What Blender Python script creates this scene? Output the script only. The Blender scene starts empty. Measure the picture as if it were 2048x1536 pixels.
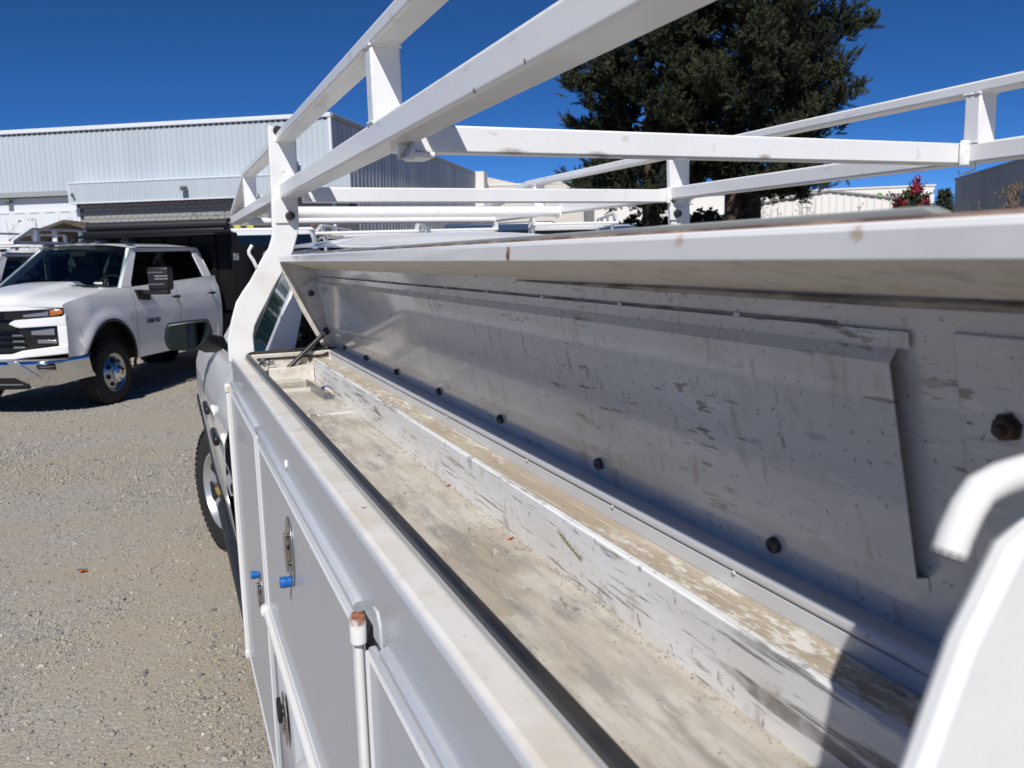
import bpy, bmesh, math, random
import numpy as np
from mathutils import Vector, Matrix

R = math.radians
random.seed(7)
RNG = np.random.default_rng(7)
SC = bpy.context.scene
COL = SC.collection

# ------------------------------------------------------------------ camera
cd = bpy.data.cameras.new('camera')
cam = bpy.data.objects.new('camera', cd)
COL.objects.link(cam)
SC.camera = cam
cd.sensor_width = 36.0
cd.lens = 29.75
cd.clip_start = 0.02
cd.clip_end = 3000
CAM_R = ((0.92500361, -0.37918106, -0.0242909),
         (-0.08009135, -0.13208849, -0.98799697),
         (0.37142119, 0.91584625, -0.15255145))
m4 = Matrix.Identity(4)
for i in range(3):
    m4[i][0] = CAM_R[0][i]
    m4[i][1] = -CAM_R[1][i]
    m4[i][2] = -CAM_R[2][i]
m4[0][3], m4[1][3], m4[2][3] = 0.0, 0.0, 1.8
cam.matrix_world = m4
cd.dof.use_dof = True
cd.dof.focus_distance = 1.6
cd.dof.aperture_fstop = 12.0

# ------------------------------------------------------------------ sky, sun, exposure
SUN = Vector((-0.485, -0.86, 1.0)).normalized()
world = bpy.data.worlds.new('World')
SC.world = world
world.use_nodes = True
wn = world.node_tree
bg = wn.nodes['Background']
sky = wn.nodes.new('ShaderNodeTexSky')
sky.sky_type = 'NISHITA'
sky.sun_disc = False
sky.sun_elevation = math.asin(SUN.z)
sky.sun_rotation = math.atan2(SUN.x, SUN.y) % (2 * math.pi)
sky.altitude = 2000
sky.air_density = 0.4
sky.dust_density = 0.0
sky.ozone_density = 10.0
hs = wn.nodes.new('ShaderNodeHueSaturation')
hs.inputs['Saturation'].default_value = 1.1
wn.links.new(sky.outputs['Color'], hs.inputs['Color'])
wn.links.new(hs.outputs['Color'], bg.inputs['Color'])
bg.inputs['Strength'].default_value = 0.108
ld = bpy.data.lights.new('sun', 'SUN')
ld.energy = 4.75
ld.angle = R(0.53)
ld.color = (1.0, 0.965, 0.92)
sun = bpy.data.objects.new('sun', ld)
COL.objects.link(sun)
sun.location = (-30, -50, 60)
sun.rotation_euler = (-SUN).to_track_quat('-Z', 'Y').to_euler()
SC.view_settings.view_transform = 'Standard'
SC.view_settings.look = 'None'
SC.view_settings.exposure = 0.0
SC.view_settings.gamma = 1.0
SC.view_settings.use_curve_mapping = False
SC.cycles.max_bounces = 8
SC.cycles.diffuse_bounces = 4
SC.cycles.glossy_bounces = 4

# ------------------------------------------------------------------ materials
M = {}

def layer_mask(nt, coord, d):
    """one mask: noise (or voronoi) of stretched coordinates through a threshold, or a soft round spot"""
    N, L = nt.nodes, nt.links
    if 'spot' in d:
        sub = N.new('ShaderNodeVectorMath'); sub.operation = 'SUBTRACT'
        L.new(coord, sub.inputs[0]); sub.inputs[1].default_value = d['spot']
        sc = N.new('ShaderNodeVectorMath'); sc.operation = 'MULTIPLY'
        L.new(sub.outputs[0], sc.inputs[0]); sc.inputs[1].default_value = d.get('stretch', (1, 1, 1))
        ln = N.new('ShaderNodeVectorMath'); ln.operation = 'LENGTH'
        L.new(sc.outputs[0], ln.inputs[0])
        nz = N.new('ShaderNodeTexNoise'); nz.inputs['Scale'].default_value = 2.2 / d['r']
        nz.inputs['Detail'].default_value = 4
        L.new(coord, nz.inputs['Vector'])
        ma = N.new('ShaderNodeMath'); ma.operation = 'MULTIPLY_ADD'
        L.new(nz.outputs['Fac'], ma.inputs[0]); ma.inputs[1].default_value = -d['r'] * 1.3
        L.new(ln.outputs['Value'], ma.inputs[2])
        mr = N.new('ShaderNodeMapRange')
        L.new(ma.outputs[0], mr.inputs['Value'])
        mr.inputs['From Min'].default_value = d['r'] * 0.35
        mr.inputs['From Max'].default_value = -d['r'] * 0.25
        mr.inputs['To Max'].default_value = d.get('amt', 1.0)
        return mr.outputs['Result']
    mp = N.new('ShaderNodeMapping')
    mp.inputs['Scale'].default_value = d.get('scale', (1, 1, 1))
    mp.inputs['Location'].default_value = d.get('loc', (0, 0, 0))
    mp.inputs['Rotation'].default_value = d.get('rot', (0, 0, 0))
    L.new(coord, mp.inputs['Vector'])
    if d.get('type') == 'VORONOI':
        t = N.new('ShaderNodeTexVoronoi')
        t.inputs['Scale'].default_value = d.get('freq', 5)
        out = t.outputs['Distance']
    else:
        t = N.new('ShaderNodeTexNoise')
        t.inputs['Scale'].default_value = d.get('freq', 5)
        t.inputs['Detail'].default_value = d.get('detail', 5)
        t.inputs['Roughness'].default_value = d.get('rgh', 0.6)
        t.inputs['Distortion'].default_value = d.get('dist', 0)
        out = t.outputs['Fac']
    L.new(mp.outputs['Vector'], t.inputs['Vector'])
    mr = N.new('ShaderNodeMapRange')
    L.new(out, mr.inputs['Value'])
    mr.inputs['From Min'].default_value = d['lo']
    mr.inputs['From Max'].default_value = d['hi']
    mr.inputs['To Max'].default_value = d.get('amt', 1.0)
    res = mr.outputs['Result']
    if 'by' in d:
        m2 = layer_mask(nt, coord, d['by'])
        mu = N.new('ShaderNodeMath'); mu.operation = 'MULTIPLY'
        L.new(res, mu.inputs[0]); L.new(m2, mu.inputs[1])
        res = mu.outputs[0]
    return res

def pbr(name, col, rough=0.5, metal=0.0, coat=0.0, spec=0.5, layers=(), bump=None, attr=None, trans=0.0, emit=None):
    m = bpy.data.materials.new(name)
    m.use_nodes = True
    nt = m.node_tree
    N, L = nt.nodes, nt.links
    b = N['Principled BSDF']
    b.inputs['Base Color'].default_value = (*col, 1)
    b.inputs['Roughness'].default_value = rough
    b.inputs['Metallic'].default_value = metal
    b.inputs['Coat Weight'].default_value = coat
    b.inputs['Coat Roughness'].default_value = 0.06
    b.inputs['Specular IOR Level'].default_value = spec
    b.inputs['Transmission Weight'].default_value = trans
    tc = N.new('ShaderNodeTexCoord')
    coord = tc.outputs['Object']
    cur = None
    rcur = None
    if attr:
        at = N.new('ShaderNodeAttribute'); at.attribute_name = attr[0]
        rp = N.new('ShaderNodeValToRGB')
        els = rp.color_ramp.elements
        cols = attr[1]
        while len(els) < len(cols):
            els.new(0.5)
        for i, c in enumerate(cols):
            els[i].position = i / (len(cols) - 1)
            els[i].color = (*c, 1)
        L.new(at.outputs['Fac'], rp.inputs['Fac'])
        cur = rp.outputs['Color']
    upm = None
    for d in layers:
        mask = layer_mask(nt, coord, d)
        if d.get('up'):
            if upm is None:
                ge = N.new('ShaderNodeNewGeometry')
                sx = N.new('ShaderNodeSeparateXYZ')
                L.new(ge.outputs['Normal'], sx.inputs[0])
                um = N.new('ShaderNodeMapRange')
                um.inputs['From Min'].default_value = 0.55; um.inputs['From Max'].default_value = 0.92
                L.new(sx.outputs['Z'], um.inputs['Value'])
                upm = um.outputs['Result']
            mu = N.new('ShaderNodeMath'); mu.operation = 'MULTIPLY'
            L.new(mask, mu.inputs[0]); L.new(upm, mu.inputs[1])
            mask = mu.outputs[0]
        mx = N.new('ShaderNodeMix'); mx.data_type = 'RGBA'
        L.new(mask, mx.inputs[0])
        if cur is None:
            mx.inputs[6].default_value = (*col, 1)
        else:
            L.new(cur, mx.inputs[6])
        mx.inputs[7].default_value = (*d['col'], 1)
        cur = mx.outputs[2]
        if 'rough' in d:
            mf = N.new('ShaderNodeMix'); mf.data_type = 'FLOAT'
            L.new(mask, mf.inputs[0])
            if rcur is None:
                mf.inputs[2].default_value = rough
            else:
                L.new(rcur, mf.inputs[2])
            mf.inputs[3].default_value = d['rough']
            rcur = mf.outputs[0]
    if cur is not None:
        L.new(cur, b.inputs['Base Color'])
    if rcur is not None:
        L.new(rcur, b.inputs['Roughness'])
    if bump:
        mp = N.new('ShaderNodeMapping'); mp.inputs['Scale'].default_value = bump.get('scale', (1, 1, 1))
        L.new(coord, mp.inputs['Vector'])
        t = N.new('ShaderNodeTexNoise')
        t.inputs['Scale'].default_value = bump['freq']
        t.inputs['Detail'].default_value = bump.get('detail', 4)
        L.new(mp.outputs['Vector'], t.inputs['Vector'])
        bp = N.new('ShaderNodeBump')
        bp.inputs['Strength'].default_value = bump['str']
        bp.inputs['Distance'].default_value = bump.get('distance', 0.002)
        L.new(t.outputs['Fac'], bp.inputs['Height'])
        L.new(bp.outputs['Normal'], b.inputs['Normal'])
    if emit:
        b.inputs['Emission Color'].default_value = (*emit[0], 1)
        b.inputs['Emission Strength'].default_value = emit[1]
    M[name] = m
    return m

WHITE = (0.78, 0.785, 0.79)
pbr('white_paint', WHITE, 0.3, coat=0.6)
pbr('rack_paint', (0.8, 0.8, 0.79), 0.32, coat=0.25, layers=(
    dict(freq=3.5, lo=0.5, hi=0.75, col=(0.66, 0.64, 0.6), amt=0.5, rough=0.45),
    dict(freq=60, lo=0.72, hi=0.77, col=(0.3, 0.24, 0.19), amt=0.7, by=dict(freq=4, lo=0.55, hi=0.68)),
    dict(freq=26, scale=(1, 0.35, 1), lo=0.64, hi=0.7, col=(0.52, 0.5, 0.47), amt=0.5),
    dict(freq=110, scale=(0.3, 0.3, 1), lo=0.64, hi=0.68, col=(0.42, 0.4, 0.37), amt=0.6, by=dict(freq=5, lo=0.52, hi=0.62)),
    dict(spot=(0.431, 1.575, 2.043), r=0.008, col=(0.3, 0.15, 0.08)), dict(spot=(0.372, 1.593, 2.174), r=0.006, col=(0.3, 0.15, 0.08)),
    dict(spot=(0.43, 2.88, 1.996), r=0.012, col=(0.36, 0.22, 0.13), amt=0.8), dict(spot=(0.372, 1.02, 1.998), r=0.006, col=(0.28, 0.15, 0.09)),
    dict(spot=(0.372, 0.86, 2.0), r=0.004, col=(0.2, 0.1, 0.06)), dict(spot=(0.62, 1.502, 1.985), r=0.010, col=(0.3, 0.22, 0.18), amt=0.7, stretch=(0.3, 1, 1)),
    dict(spot=(0.8, 1.502, 1.985), r=0.009, col=(0.33, 0.26, 0.22), amt=0.7, stretch=(0.3, 1, 1)), dict(spot=(1.2, 1.502, 1.988), r=0.008, col=(0.4, 0.36, 0.32), stretch=(0.4, 1, 1))),
    bump=dict(freq=14, str=0.08, distance=0.004))
pbr('post_paint', (0.76, 0.765, 0.755), 0.45, layers=(
    dict(freq=9, lo=0.48, hi=0.72, col=(0.62, 0.58, 0.52), amt=0.55),
    dict(freq=150, lo=0.68, hi=0.72, col=(0.3, 0.27, 0.24), amt=0.5),
    dict(freq=40, lo=0.69, hi=0.73, col=(0.36, 0.22, 0.12), amt=0.7)),
    bump=dict(freq=70, str=0.12, distance=0.001))
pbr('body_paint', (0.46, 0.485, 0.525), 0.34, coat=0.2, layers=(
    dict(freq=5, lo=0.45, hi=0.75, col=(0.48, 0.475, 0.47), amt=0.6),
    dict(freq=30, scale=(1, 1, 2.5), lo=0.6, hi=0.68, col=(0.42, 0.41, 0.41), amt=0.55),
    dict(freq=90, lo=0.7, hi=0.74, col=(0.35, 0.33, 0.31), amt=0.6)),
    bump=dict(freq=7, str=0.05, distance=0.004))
pbr('lit_edge_paint', (0.62, 0.625, 0.63), 0.35, layers=(  # paler than the door paint: edge highlights put into the colour, plus chips
    dict(freq=35, lo=0.62, hi=0.7, col=(0.5, 0.46, 0.41), amt=0.6),
    dict(freq=70, lo=0.7, hi=0.72, col=(0.08, 0.06, 0.05), amt=0.9)))
pbr('hinge_paint', (0.7, 0.695, 0.68), 0.38, layers=(
    dict(spot=(0.1655, 0.868, 1.419), r=0.016, col=(0.2, 0.06, 0.025), rough=0.8),
    dict(spot=(0.164, 0.869, 1.42), r=0.006, col=(0.3, 0.13, 0.07), rough=0.8),
    dict(spot=(0.175, 0.858, 1.42), r=0.012, col=(0.5, 0.3, 0.17), amt=0.6, rough=0.7),
    dict(spot=(0.17, 2.88, 1.385), r=0.012, col=(0.5, 0.3, 0.16), amt=0.8),
    dict(freq=40, lo=0.6, hi=0.7, col=(0.6, 0.56, 0.5), amt=0.6)))
pbr('flange_paint', (0.46, 0.485, 0.52), 0.36, coat=0.2, layers=(
    dict(freq=5, lo=0.45, hi=0.75, col=(0.48, 0.475, 0.47), amt=0.6),
    dict(freq=2, lo=0.0, hi=0.05, col=(0.69, 0.68, 0.655), amt=1.0, up=True, rough=0.5),
    dict(freq=4.5, scale=(1.6, 1, 1), lo=0.42, hi=0.64, col=(0.59, 0.535, 0.455), amt=0.7, detail=8, up=True),
    dict(freq=16, scale=(1, 1.5, 1), lo=0.52, hi=0.68, col=(0.52, 0.44, 0.34), amt=0.45, detail=8, up=True),
    dict(freq=8, loc=(3, 1, 0), lo=0.56, hi=0.68, col=(0.72, 0.71, 0.69), amt=0.8, up=True),
    dict(freq=90, lo=0.66, hi=0.71, col=(0.35, 0.27, 0.2), amt=0.6, up=True),
    dict(spot=(0.21, 1.02, 1.49), r=0.004, col=(0.25, 0.05, 0.03))),
    bump=dict(freq=90, str=0.1, distance=0.0006))
pbr('floor_liner', (0.46, 0.42, 0.36), 0.62, layers=(
    dict(freq=3.4, scale=(2.2, 1, 1), lo=0.4, hi=0.62, col=(0.33, 0.28, 0.215), amt=0.8, detail=9),
    dict(freq=6, scale=(1, 0.6, 1), loc=(2, 5, 0), lo=0.46, hi=0.6, col=(0.56, 0.53, 0.48), amt=0.85, detail=9),
    dict(freq=60, scale=(1.0, 0.14, 1), rot=(0, 0, 0.35), lo=0.48, hi=0.68, col=(0.28, 0.24, 0.19), amt=0.6, detail=6),
    dict(freq=24, scale=(1, 0.2, 1), rot=(0, 0, -0.12), lo=0.55, hi=0.66, col=(0.19, 0.185, 0.18), amt=0.55),
    dict(freq=80, scale=(1, 0.22, 1), rot=(0, 0, 0.9), dist=1.5, lo=0.6, hi=0.66, col=(0.11, 0.085, 0.065), amt=0.75,
         by=dict(freq=5, lo=0.45, hi=0.58)),
    dict(freq=70, scale=(1, 0.25, 1), rot=(0, 0, 1.1), loc=(2, 2, 2), lo=0.6, hi=0.66, col=(0.58, 0.55, 0.5), amt=0.6),
    dict(freq=200, lo=0.62, hi=0.7, col=(0.6, 0.56, 0.5), amt=0.5)),
    bump=dict(freq=120, scale=(1, 0.3, 1), str=0.3, distance=0.0008))
pbr('bin_wall_paint', (0.8, 0.81, 0.82), 0.42, layers=(
    dict(freq=7, scale=(1, 0.7, 2), lo=0.42, hi=0.64, col=(0.66, 0.64, 0.61), amt=0.7, detail=8),
    dict(freq=42, scale=(1, 0.07, 1.6), lo=0.575, hi=0.61, col=(0.12, 0.11, 0.105), amt=0.8, detail=8,
         by=dict(freq=6, loc=(5, 5, 5), lo=0.42, hi=0.58)),
    dict(freq=95, scale=(1, 0.07, 1.3), loc=(3, 7, 3), lo=0.59, hi=0.64, col=(0.13, 0.12, 0.11), amt=0.8, detail=6),
    dict(freq=80, scale=(1, 0.9, 0.4), rot=(0.35, 0, 0), lo=0.645, hi=0.67, col=(0.1, 0.095, 0.09), amt=0.6, detail=6),
    dict(freq=130, scale=(1, 0.5, 1), lo=0.6, hi=0.66, col=(0.2, 0.18, 0.16), amt=0.6,
         by=dict(freq=5, lo=0.45, hi=0.6)),
    dict(freq=14, scale=(1, 1, 0.8), lo=0.6, hi=0.68, col=(0.22, 0.175, 0.13), amt=0.5)),
    bump=dict(freq=60, scale=(1, 0.3, 1), str=0.12, distance=0.0006))
pbr('ledge_sand', (0.4, 0.335, 0.25), 0.85, layers=(
    dict(freq=9, scale=(1.4, 0.5, 1), lo=0.45, hi=0.62, col=(0.5, 0.44, 0.35), amt=0.8, detail=9),
    dict(freq=55, scale=(1.2, 0.5, 1), rot=(0, 0, 0.5), lo=0.5, hi=0.56, col=(0.7, 0.68, 0.63), amt=0.9, detail=10, rgh=0.75,
         by=dict(freq=5, scale=(3.4, 0.5, 1), loc=(1, 4, 0), lo=0.47, hi=0.56)),
    dict(freq=40, scale=(3.0, 0.08, 1), loc=(0, 2, 0), lo=0.58, hi=0.64, col=(0.62, 0.57, 0.49), amt=0.7, detail=8),
    dict(freq=90, scale=(1, 0.5, 1), lo=0.58, hi=0.68, col=(0.24, 0.185, 0.13), amt=0.6)),
    bump=dict(freq=160, str=0.3, distance=0.0008))
pbr('hinge_rail_paint', (0.6, 0.61, 0.62), 0.4, layers=(
    dict(freq=5, scale=(1, 0.5, 2), lo=0.45, hi=0.7, col=(0.58, 0.56, 0.53), amt=0.6),
    dict(freq=60, scale=(1, 0.4, 1), lo=0.68, hi=0.72, col=(0.2, 0.18, 0.16), amt=0.7)),
    bump=dict(freq=30, str=0.08, distance=0.001))
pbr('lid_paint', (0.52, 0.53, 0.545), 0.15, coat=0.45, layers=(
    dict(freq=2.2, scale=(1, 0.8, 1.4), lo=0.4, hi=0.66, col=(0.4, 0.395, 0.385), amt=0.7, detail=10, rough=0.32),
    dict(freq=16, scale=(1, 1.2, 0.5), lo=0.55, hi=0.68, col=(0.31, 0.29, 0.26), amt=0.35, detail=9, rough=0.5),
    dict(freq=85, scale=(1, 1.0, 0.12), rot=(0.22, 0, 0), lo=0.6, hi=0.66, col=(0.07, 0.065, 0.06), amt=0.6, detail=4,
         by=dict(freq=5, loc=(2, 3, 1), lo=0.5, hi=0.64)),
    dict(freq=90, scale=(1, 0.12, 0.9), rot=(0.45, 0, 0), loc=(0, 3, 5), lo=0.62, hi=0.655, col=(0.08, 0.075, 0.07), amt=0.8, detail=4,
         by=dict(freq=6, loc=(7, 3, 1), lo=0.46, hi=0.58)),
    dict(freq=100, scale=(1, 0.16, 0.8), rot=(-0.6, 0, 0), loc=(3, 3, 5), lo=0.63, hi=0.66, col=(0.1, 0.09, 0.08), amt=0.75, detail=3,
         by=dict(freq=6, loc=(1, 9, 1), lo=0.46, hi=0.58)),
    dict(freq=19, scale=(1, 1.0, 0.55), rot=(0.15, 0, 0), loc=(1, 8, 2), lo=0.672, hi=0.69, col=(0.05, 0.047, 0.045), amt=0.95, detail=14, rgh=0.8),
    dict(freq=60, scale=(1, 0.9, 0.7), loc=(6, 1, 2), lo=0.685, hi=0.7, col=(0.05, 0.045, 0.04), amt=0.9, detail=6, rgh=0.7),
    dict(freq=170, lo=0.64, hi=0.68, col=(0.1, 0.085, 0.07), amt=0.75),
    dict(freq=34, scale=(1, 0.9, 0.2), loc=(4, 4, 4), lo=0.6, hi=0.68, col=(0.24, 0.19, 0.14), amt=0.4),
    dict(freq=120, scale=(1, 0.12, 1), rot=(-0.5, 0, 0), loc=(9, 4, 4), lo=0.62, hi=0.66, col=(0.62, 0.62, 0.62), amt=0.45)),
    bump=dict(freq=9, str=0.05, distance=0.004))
pbr('lid_rim_paint', (0.78, 0.785, 0.79), 0.22, coat=0.5, layers=(
    dict(spot=(0.352, 0.872, 1.797), r=0.008, col=(0.16, 0.04, 0.02), rough=0.8),
    dict(spot=(0.352, 0.868, 1.803), r=0.006, col=(0.3, 0.12, 0.06), rough=0.8),
    dict(spot=(0.352, 0.535, 1.806), r=0.007, col=(0.55, 0.42, 0.3), amt=0.7),
    dict(spot=(0.352, 0.362, 1.806), r=0.006, col=(0.45, 0.33, 0.2), amt=0.8),
    dict(freq=8, lo=0.5, hi=0.75, col=(0.62, 0.62, 0.62), amt=0.5)))
pbr('cream_paint', (0.6, 0.57, 0.52), 0.5, layers=(
    dict(freq=40, lo=0.52, hi=0.62, col=(0.36, 0.32, 0.27), amt=0.5),
    dict(freq=10, lo=0.45, hi=0.7, col=(0.55, 0.48, 0.38), amt=0.6),
    dict(freq=50, lo=0.66, hi=0.72, col=(0.15, 0.11, 0.08), amt=0.6)))
pbr('caulk', (0.12, 0.1, 0.085), 0.8, layers=(dict(freq=60, scale=(1, 0.3, 1), lo=0.4, hi=0.6, col=(0.3, 0.27, 0.23)),))
pbr('rubber', (0.014, 0.014, 0.015), 0.55, layers=(dict(freq=8, lo=0.5, hi=0.75, col=(0.04, 0.038, 0.035), amt=0.7),))
pbr('bumper_rubber', (0.03, 0.03, 0.03), 0.6, layers=(dict(freq=120, lo=0.45, hi=0.65, col=(0.09, 0.085, 0.08), amt=0.8),))
pbr('seal_rubber', (0.018, 0.018, 0.02), 0.32, layers=(
    dict(freq=5, scale=(1, 0.6, 1), lo=0.5, hi=0.72, col=(0.07, 0.06, 0.05), amt=0.8, rough=0.6),
    dict(freq=30, scale=(1, 0.3, 1), lo=0.64, hi=0.7, col=(0.2, 0.18, 0.15), amt=0.5)))
pbr('tyre_rubber', (0.012, 0.012, 0.012), 0.8, layers=(dict(freq=14, lo=0.5, hi=0.75, col=(0.035, 0.032, 0.028), amt=0.8),))
pbr('black_plastic', (0.012, 0.012, 0.013), 0.42)
pbr('black_gloss', (0.006, 0.006, 0.007), 0.16, coat=0.3)
pbr('black_steel', (0.004, 0.004, 0.005), 0.5, spec=0.25)
pbr('tarp', (0.014, 0.015, 0.017), 0.5, bump=dict(freq=25, scale=(1, 1, 3), str=0.2, distance=0.01))
pbr('underbody', (0.008, 0.008, 0.008), 0.9)
pbr('tinted_glass', (0.004, 0.008, 0.013), 0.04, spec=0.5, coat=0.0)
pbr('green_glass', (0.01, 0.03, 0.028), 0.03, spec=0.7)
pbr('mirror_glass', (0.05, 0.075, 0.085), 0.03, metal=1.0)
pbr('chrome', (0.72, 0.73, 0.75), 0.06, metal=1.0)
pbr('polished_grey', (0.42, 0.43, 0.45), 0.24, metal=1.0)
pbr('stainless', (0.5, 0.48, 0.45), 0.28, metal=1.0, layers=(dict(freq=60, lo=0.6, hi=0.75, col=(0.32, 0.26, 0.2), amt=0.5),))
pbr('zinc', (0.42, 0.43, 0.44), 0.4, metal=1.0, layers=(dict(freq=50, lo=0.55, hi=0.7, col=(0.25, 0.24, 0.22), amt=0.6),))
pbr('alloy', (0.55, 0.57, 0.6), 0.32, metal=0.7)
pbr('lens', (0.34, 0.36, 0.39), 0.14, metal=0.7, coat=0.5)
pbr('amber', (0.5, 0.13, 0.02), 0.25, coat=0.5)
pbr('red_lens', (0.4, 0.06, 0.02), 0.3, coat=0.4)
pbr('gold', (0.55, 0.4, 0.12), 0.35, metal=0.6)
pbr('blue_cap', (0.01, 0.12, 0.42), 0.35, layers=(dict(freq=60, lo=0.64, hi=0.68, col=(0.5, 0.52, 0.55), amt=0.8),))
pbr('blue_pen', (0.01, 0.03, 0.3), 0.35)
pbr('strut_grey', (0.025, 0.025, 0.026), 0.35, layers=(dict(freq=30, lo=0.55, hi=0.7, col=(0.1, 0.095, 0.09), amt=0.6),))
pbr('rusty_bolt', (0.018, 0.014, 0.012), 0.6, layers=(dict(freq=60, lo=0.56, hi=0.7, col=(0.06, 0.025, 0.014)),))
pbr('sticker_white', (0.75, 0.75, 0.75), 0.5)
pbr('sticker_red', (0.5, 0.08, 0.05), 0.5)
pbr('ink', (0.02, 0.02, 0.022), 0.5)
pbr('yellow_plastic', (0.6, 0.5, 0.03), 0.5)
pbr('clear_plastic', (0.85, 0.86, 0.84), 0.12, trans=0.85)
pbr('red_scrap', (0.45, 0.03, 0.03), 0.6)
pbr('dry_leaf', (0.24, 0.22, 0.09), 0.8)
pbr('band_grey', (0.3, 0.32, 0.31), 0.55, layers=(dict(freq=9, scale=(1, 0.5, 1), lo=0.45, hi=0.7, col=(0.22, 0.22, 0.22)),))
pbr('rust_line', (0.16, 0.09, 0.07), 0.8, layers=(dict(freq=30, scale=(1, 0.4, 1), lo=0.5, hi=0.65, col=(0.4, 0.28, 0.2)),))

# buildings
pbr('metal_white', (0.45, 0.51, 0.55), 0.5, layers=(dict(freq=0.25, scale=(1, 1, 0.5), lo=0.45, hi=0.7, col=(0.41, 0.47, 0.51), amt=0.6),
    dict(freq=0.9, scale=(1, 1, 0.06), lo=0.5, hi=0.72, col=(0.37, 0.42, 0.46), amt=0.5)))
pbr('metal_shade', (0.5, 0.53, 0.56), 0.45, layers=(dict(freq=0.6, scale=(1, 1, 0.05), lo=0.42, hi=0.62, col=(0.34, 0.37, 0.41), amt=0.8),))
pbr('trim_white', (0.66, 0.69, 0.72), 0.5)
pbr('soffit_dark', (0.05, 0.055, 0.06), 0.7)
pbr('soffit_grey', (0.3, 0.32, 0.33), 0.7)
pbr('block_grey', (0.3, 0.295, 0.29), 0.9, layers=(dict(freq=14, lo=0.4, hi=0.7, col=(0.25, 0.245, 0.24)),), bump=dict(freq=30, str=0.5, distance=0.02))
pbr('beige_wall', (0.62, 0.58, 0.52), 0.8, layers=(dict(freq=0.4, lo=0.45, hi=0.7, col=(0.56, 0.53, 0.48)),))
pbr('stucco_white', (0.76, 0.74, 0.7), 0.8, layers=(dict(freq=0.2, lo=0.45, hi=0.7, col=(0.7, 0.68, 0.63), amt=0.6),))
pbr('blue_grey_wall', (0.33, 0.37, 0.43), 0.7, layers=(dict(freq=0.3, lo=0.45, hi=0.7, col=(0.23, 0.27, 0.33)),))
pbr('roof_grey', (0.3, 0.3, 0.3), 0.8)
pbr('shed_brown', (0.1, 0.075, 0.055), 0.8)
pbr('fixture_grey', (0.12, 0.125, 0.13), 0.5)
pbr('pipe_blue', (0.4, 0.44, 0.48), 0.5)
pbr('sign_green', (0.35, 0.6, 0.15), 0.5)
pbr('sign_black', (0.03, 0.03, 0.03), 0.5)
pbr('van_blue', (0.035, 0.06, 0.11), 0.3, coat=0.4)
pbr('bark', (0.09, 0.055, 0.035), 0.9, layers=(dict(freq=9, scale=(1, 1, 0.15), lo=0.4, hi=0.65, col=(0.035, 0.025, 0.018)),), bump=dict(freq=9, scale=(1, 1, 0.15), str=0.8, distance=0.05))
pbr('needles', (0.05, 0.06, 0.03), 0.65, spec=0.3, attr=('tone', [(0.012, 0.018, 0.012), (0.03, 0.04, 0.02), (0.055, 0.062, 0.03), (0.085, 0.075, 0.035)]))
pbr('leaf_dark', (0.03, 0.05, 0.02), 0.6, attr=('tone', [(0.015, 0.025, 0.012), (0.04, 0.055, 0.02), (0.09, 0.09, 0.03)]))
pbr('blossom', (0.35, 0.02, 0.04), 0.6, attr=('tone', [(0.22, 0.012, 0.03), (0.4, 0.03, 0.06)]))
pbr('dry_stem', (0.3, 0.22, 0.12), 0.85, attr=('tone', [(0.16, 0.1, 0.05), (0.32, 0.24, 0.12), (0.5, 0.4, 0.16)]))
pbr('dry_brown', (0.12, 0.06, 0.035), 0.9, attr=('tone', [(0.06, 0.035, 0.025), (0.14, 0.08, 0.045), (0.22, 0.15, 0.07)]))

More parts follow.
